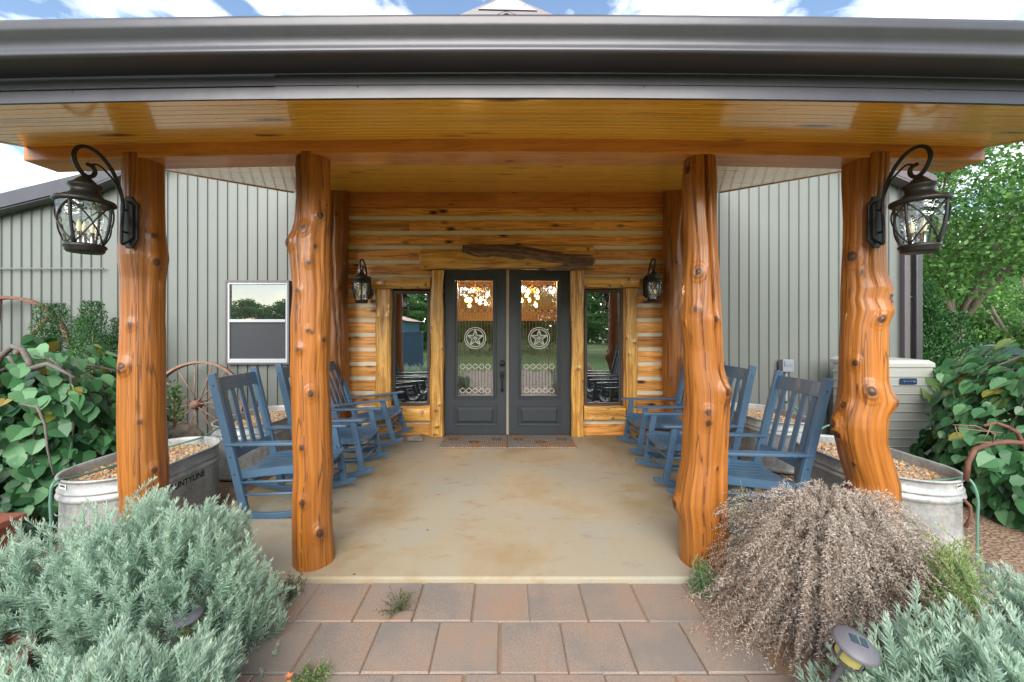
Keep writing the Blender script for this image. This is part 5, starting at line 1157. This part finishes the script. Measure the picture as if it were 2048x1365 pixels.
# weeds and flowers on the path
def weed(label,cx,d,r,h,n,seed,m_,name='weed',cat='weed',flowers=()):
    rng=np.random.RandomState(seed); th=thing(name,label,cat,(cx,CAMY+d,-.03)); V=[];S_=[]
    for k in range(n):
        a=rng.uniform(0,6.28); el=rng.uniform(.2,1.2); L=rng.uniform(.6,1)*math.hypot(r,h); dr=np.array([math.cos(a)*math.cos(el)*r,math.sin(a)*math.cos(el)*r,math.sin(el)*h]); dr=dr/np.linalg.norm(dr)
        t=np.linspace(.1,1,14)[:,None]; p=dr*L*t*.8; ld=nrm(rng.normal(size=(14,3))+dr*.8); V.append(needles(p,ld,rng.uniform(.009,.017,14),.0032,rng)); s_=np.cross(dr,[0,0.3,1])*.0016
        S_.append(np.stack([-s_,s_,dr*L*.8+s_*.4,dr*L*.8-s_*.4],0)[None])
    V=np.concatenate(V); uv=np.zeros((len(V),4,2)); uv[:,:,0]=rng.rand(len(V))[:,None]; npmesh('leaves',V,m_,th,uv); npmesh('stems',np.concatenate(S_),M['twig'],th)
    for (fx,fy,fz) in flowers:
        m=MB(); 
        for k in range(6):
            q=k*1.047; m.add([(fx,fy,fz),(fx+.012*math.cos(q-.5),fy+.012*math.sin(q-.5),fz+.006),(fx+.019*math.cos(q),fy+.019*math.sin(q),fz+.009),(fx+.012*math.cos(q+.5),fy+.012*math.sin(q+.5),fz+.006)],[(0,1,2,3)])
        m.build('flower',M['petal'],th)
    return th
weed('low green weed growing from a joint between the pavers',X(795,2.22),2.24,.12,.12,46,81,M['weed'])
weed('dry seedy weed at the left corner of the slab by the lavender',X(580,2.35),2.35,.11,.13,50,82,M['weed'])
weed('green purslane with orange flowers at the bottom edge of the path',X(620,1.785),1.785,.12,.04,60,83,M['green'],'flowering_weed','flower',[(-.09,-.01,.035),(-.08,-.035,.022)])
# solar lights
def solar(loc,tilt,label):
    th=thing('solar_light',label,'garden light',loc); th.rotation_euler=tilt; th.scale=(.84,.84,.84)
    m=MB(); m.lathe([(0,.026),(.035,.025),(.045,.022),(.072,.008),(.082,-.002),(.080,-.006),(.05,-.004),(0,-.004)],(0,0,0),32); m.build('cap',M['solarcap'],th)
    m=MB(); m.frame((0,0,.0275),(1,0,0),(0,1,0),(0,0,1),(.058,.036,.003)); m.build('solar_panel',M['solar'],th); m=MB(); m.frame((0,0,.0295),(1,0,0),(0,1,0),(0,0,1),(.0018,.036,.001)); m.build('panel_line',M['solargl'],th)
    m=MB(); 
    seg=24; m.lathe([(.052,-.006),(.050,-.075)],(0,0,0),seg); m.build('lamp_glass',M['solargl'],th)
    m=MB()
    for k in range(4): q=k*1.5708+.5; m.frame((.053*math.cos(q),.053*math.sin(q),-.04),(math.cos(q),math.sin(q),0),(-math.sin(q),math.cos(q),0),(0,0,1),(.004,.008,.072))
    m.lathe([(.056,-.074),(.056,-.086),(.02,-.092),(.012,-.12),(.008,-.32)],(0,0,0),20); m.build('cage_and_stake',M['solarcap'],th)
solar(SL1,(R(16),R(14),R(-20)),'grey solar path light leaning out of the right lavender')
solar(SL2,(R(8),R(-6),R(25)),'grey solar path light half buried in the left lavender')
# rust coloured pots at the left edge
th=thing('clay_trough','rust red clay trough at the left edge beneath the heart leaved tree','planter',(X(-45,2.6),CAMY+2.6,GZ-.04))
m=MB(); m.prism([(-.34,0),(-.30,.34),(-.335,.34),(-.335,.39),(.10,.39),(.10,.34),(.07,.34),(.03,0)],(0,-.15,0),(1,0,0),(0,0,1),(0,1,0),.34); m.build('trough_body',M['terra'],th,bevel=.008)
th=thing('clay_pot','round clay pot peeping out between the two left lavender bushes','pot',(X(-130,1.5),CAMY+1.62,GZ-.10))
m=MB(); m.lathe([(0,0),(.10,0),(.14,.33),(.16,.33),(.16,.39),(.145,.39),(.13,.34),(0,.34)],(0,0,0),28); m.build('pot_body',M['terra'],th)
m=MB(); m.lathe([(.03,0),(.033,.0),(.033,.45),(.03,.45)],(0,0,0),16,Matrix.Rotation(R(80),3,'X')); o=m.build('drain_pipe',M['galv']); o.location=(X(2000,2.5),CAMY+2.65,.0); tag(o,'short grey drain pipe lying in the mulch at the right edge','pipe')

# ------------------------------------------------------------ trees
def tree(name,label,x,y,h,cr,ch,n,leaf,seed,trunk_r=.2,zb=GZ,branches=7,fork=.35,m_=None,group=None,clumps=38,hole=.0):
    rng=np.random.RandomState(seed); th=thing(name,label,'tree',(x,y,zb),0,group)
    cc=[];cr_=[]
    zc=h-ch*.5
    for k in range(clumps):
        v=rng.normal(size=3); v/=np.linalg.norm(v); r_=rng.uniform(.35,1.0)**.6
        c=v*r_*np.array([cr,cr,ch*.5]); c[2]+=zc; cc.append(c); cr_.append(rng.uniform(.16,.34)*cr)
    cc=np.array(cc); cr_=np.array(cr_); k=rng.randint(0,clumps,n); v=nrm(rng.normal(size=(n,3))); rr_=rng.rand(n)**.45
    pos=cc[k]+v*(rr_*cr_[k])[:,None]*np.array([1,1,.62]); dirs=nrm(rng.normal(size=(n,3))+v*.5+np.array([0,0,-.3]))
    V=needles(pos,dirs,rng.uniform(.7,1.3,n)*leaf,rng.uniform(.25,.4,n)*leaf,rng,.12)
    cl=rng.uniform(-.15,.15,clumps); uv=np.zeros((n,4,2)); uv[:,:,0]=np.clip(.45+cl[k]+.12*v[:,2]+rng.normal(0,.2,n),0,.99)[:,None]
    npmesh('crown',V,m_ or M['oak'],th,uv)
    m=MB(); fz=h*fork
    m.tube([(0,0,-.1),(.02,0,fz*.15),(0,.0,fz*.55),(.02,0,fz)],[trunk_r*1.5,trunk_r*1.08,trunk_r,trunk_r*1.05],12)
    for b in range(branches):
        c=cc[b%clumps]; a=np.array([0,0,fz*.95]); mid=a*.45+c*.55+rng.normal(0,.12*cr,3)*np.array([1,1,.3]); mid[2]=min(mid[2],c[2])
        m.tube([tuple(a),tuple(a*.75+mid*.25+np.array([0,0,.1*h*.3])),tuple(mid),tuple(c)],[trunk_r*.62,trunk_r*.5,trunk_r*.34,trunk_r*.10],8)
    m.build('trunk',M['trunk'],th); return th
def tb(px,d): return X(px,d),CAMY+d
x,y=tb(1912,12); tree('oak_tree','large oak with a forked grey trunk right of the building',x,y,9.0,5.2,6.4,62000,.125,91,.17,-.28,12,.20,clumps=80)
for i,(px,d,h,cr,lab) in enumerate([(1900,26,8.5,4.2,'tall tree far behind the forked oak'),(2030,20,6.2,3.4,'dense rounded tree at the right edge behind the black car'),(2090,30,10,5,'far tree beyond the right edge trees'),(1960,38,7,5.5,'distant low tree seen below the oak crown')]):
    x,y=tb(px,d); tree('background_tree',lab,x,y,h,cr,h*.85,15000,.2,92+i,.2,-.6,5,.15,group='trees beyond the right corner',clumps=34)
# trees, lawn fence and shed behind the photographer, mirrored in the glass
for i,(x,y,h,cr,lab) in enumerate([(0.2,-26,5.2,3.2,'middle tree behind the lawn mirrored between the doors'),(6.2,-17,5.4,2.9,'leafy tree mirrored in the right side window'),(3.0,-23,6.3,3.3,'broad tree behind the lawn mirrored in the right door'),(-2.6,-23,5.9,3.3,'broad tree behind the lawn mirrored in the left door'),(9.5,-21,4.4,2.8,'leafy tree beyond the lawn right of the mirrored ones'),(13.5,-24,5,3.2,'tree beyond the lawn to the right'),(-7,-25,4.0,2.8,'leafy tree beyond the blue shed'),(-12.5,-27,4,3.0,'tree further left beyond the blue shed'),(-25.0,-33,4.5,3.0,'low tree mirrored in the sash window'),(-30.0,-33,4.9,3.2,'round tree mirrored in the sash window'),(-20.5,-32,4.2,2.6,'bushy tree mirrored at the right of the sash window'),(-35.5,-33,4.6,3.0,'tree mirrored at the edge of the sash window'),(20,-30,6,4,'far tree at the end of the lawn')]):
    tree('lawn_tree',lab,x,y,h,cr,h*.97,12000,.19,110+i,.12,GZ,4,.15,group='trees around the lawn behind the camera',clumps=30)
m=MB(); xx=-2.75
while xx>-9:
    m.box((xx-.10,-7.30,GZ),(xx-.004,-7.27,1.40)); m.box((xx-.035,-7.269,GZ),(xx-.015,-7.25,1.40)); xx-=.10
m.box((-9,-7.35,1.402),(-2.75,-7.24,1.43)); tag(m.build('blue_fence',M['fence']),'blue ribbed metal fence mirrored in the left side window','fence')
th=thing('blue_shed','blue shed with a red roof mirrored in the left side window','shed',(-6.6,-14.5,GZ)); m=MB(); m.box((-1.8,-1.5,0),(1.8,1.5,1.95)); m.build('walls',M['fence'],th); m=MB(); m.prism([(-1.95,1.952),(1.95,1.952),(0,2.5)],(0,-1.7,0),(1,0,0),(0,0,1),(0,1,0),3.4); m.build('roof',M['redroof'],th)
# black car under the trees
th=thing('parked_car','black parked car half hidden by leaves at the right','car',(X(1948,17.5)+.6,CAMY+17.5,-.60),R(0))
def car():
    poly=[(-2.2,.35),(-2.25,.75),(-2.05,.92),(-1.2,.98),(1.1,.96),(2.1,.80),(2.25,.55),(2.2,.32)]
    m=MB(); m.prism(poly,(0,-.85,0),(1,0,0),(0,0,1),(0,1,0),1.7); m.build('body',M['carpaint'],th,bevel=.06)
    m=MB(); m.prism([(-1.9,.97),(-1.35,1.42),(.25,1.45),(1.05,.97)],(0,-.74,0),(1,0,0),(0,0,1),(0,1,0),1.48); m.build('cabin',M['carpaint'],th,bevel=.05)
    for s_ in (-1,1):
        m=MB(); m.prism([(-1.7,1.0),(-1.28,1.36),(-.35,1.38),(-.35,1.0)],(0,s_*.742,0),(1,0,0),(0,0,1),(0,s_,0),.006); m.prism([(-.28,1.0),(-.28,1.38),(.22,1.38),(.85,1.0)],(0,s_*.742,0),(1,0,0),(0,0,1),(0,s_,0),.006); m.build('side_window',M['solar'],th)
        for x in (-1.4,1.4):
            m=MB(); m.lathe([(0,-.1),(.2,-.1),(.33,-.1),(.34,-.06),(.34,.06),(.33,.1),(0,.1)],(x,s_*.78,.34),24,Matrix.Rotation(R(90),3,'X')); wl=m.build('wheel',M['rubber'],th); m=MB(); m.lathe([(0,-.012),(.2,-.01),(.21,0)],(x,s_*.885,.34),20,Matrix.Rotation(R(90*s_),3,'X')); m.build('rim',M['chrome'],wl)
    m=MB(); m.box((-2.26,-.7,.6),(-2.2,-.45,.75)); m.build('tail_light',M['redroof'],th)
car()

# ------------------------------------------------------------ dry leaf bits blown onto the slab
rng=np.random.RandomState(5); n=70
pos=np.stack([rng.uniform(-1.9,1.9,n),rng.uniform(-3.2,-.2,n),np.full(n,.006)],1); a=rng.uniform(0,6.28,n); dirs=np.stack([np.cos(a),np.sin(a),rng.uniform(-.1,.35,n)],1)
V=needles(pos,nrm(dirs),rng.uniform(.008,.030,n),rng.uniform(.002,.006,n),rng,.1); V[:,:,2]=np.maximum(V[:,:,2],.0035); uv=np.zeros((n,4,2)); uv[:,:,0]=rng.uniform(0,.35,n)[:,None]
tag(npmesh('leaf_litter',V,M['dry'],None,uv),kind='stuff')

# ------------------------------------------------------------ far wood behind the lawn, added to block bright sky reflected in the glass
rng=np.random.RandomState(9); n=26000
px_=rng.uniform(-17,34,n); hh_=5.2+1.1*np.sin(px_*.55)+.7*np.sin(px_*1.7+2); pz_=GZ+hh_*rng.rand(n)**.8
pos=np.stack([px_,-38+rng.uniform(-2.5,2.5,n),pz_],1); V=needles(pos,nrm(rng.normal(size=(n,3))),rng.uniform(.3,.6,n),rng.uniform(.10,.2,n),rng,.1); uv=np.zeros((n,4,2)); uv[:,:,0]=rng.uniform(0,.7,n)[:,None]
tag(npmesh('far_wood_screen',V,M['oak'],None,uv),'dense green wood added to block the sky mirrored in the door glass','wood',None,'stuff')
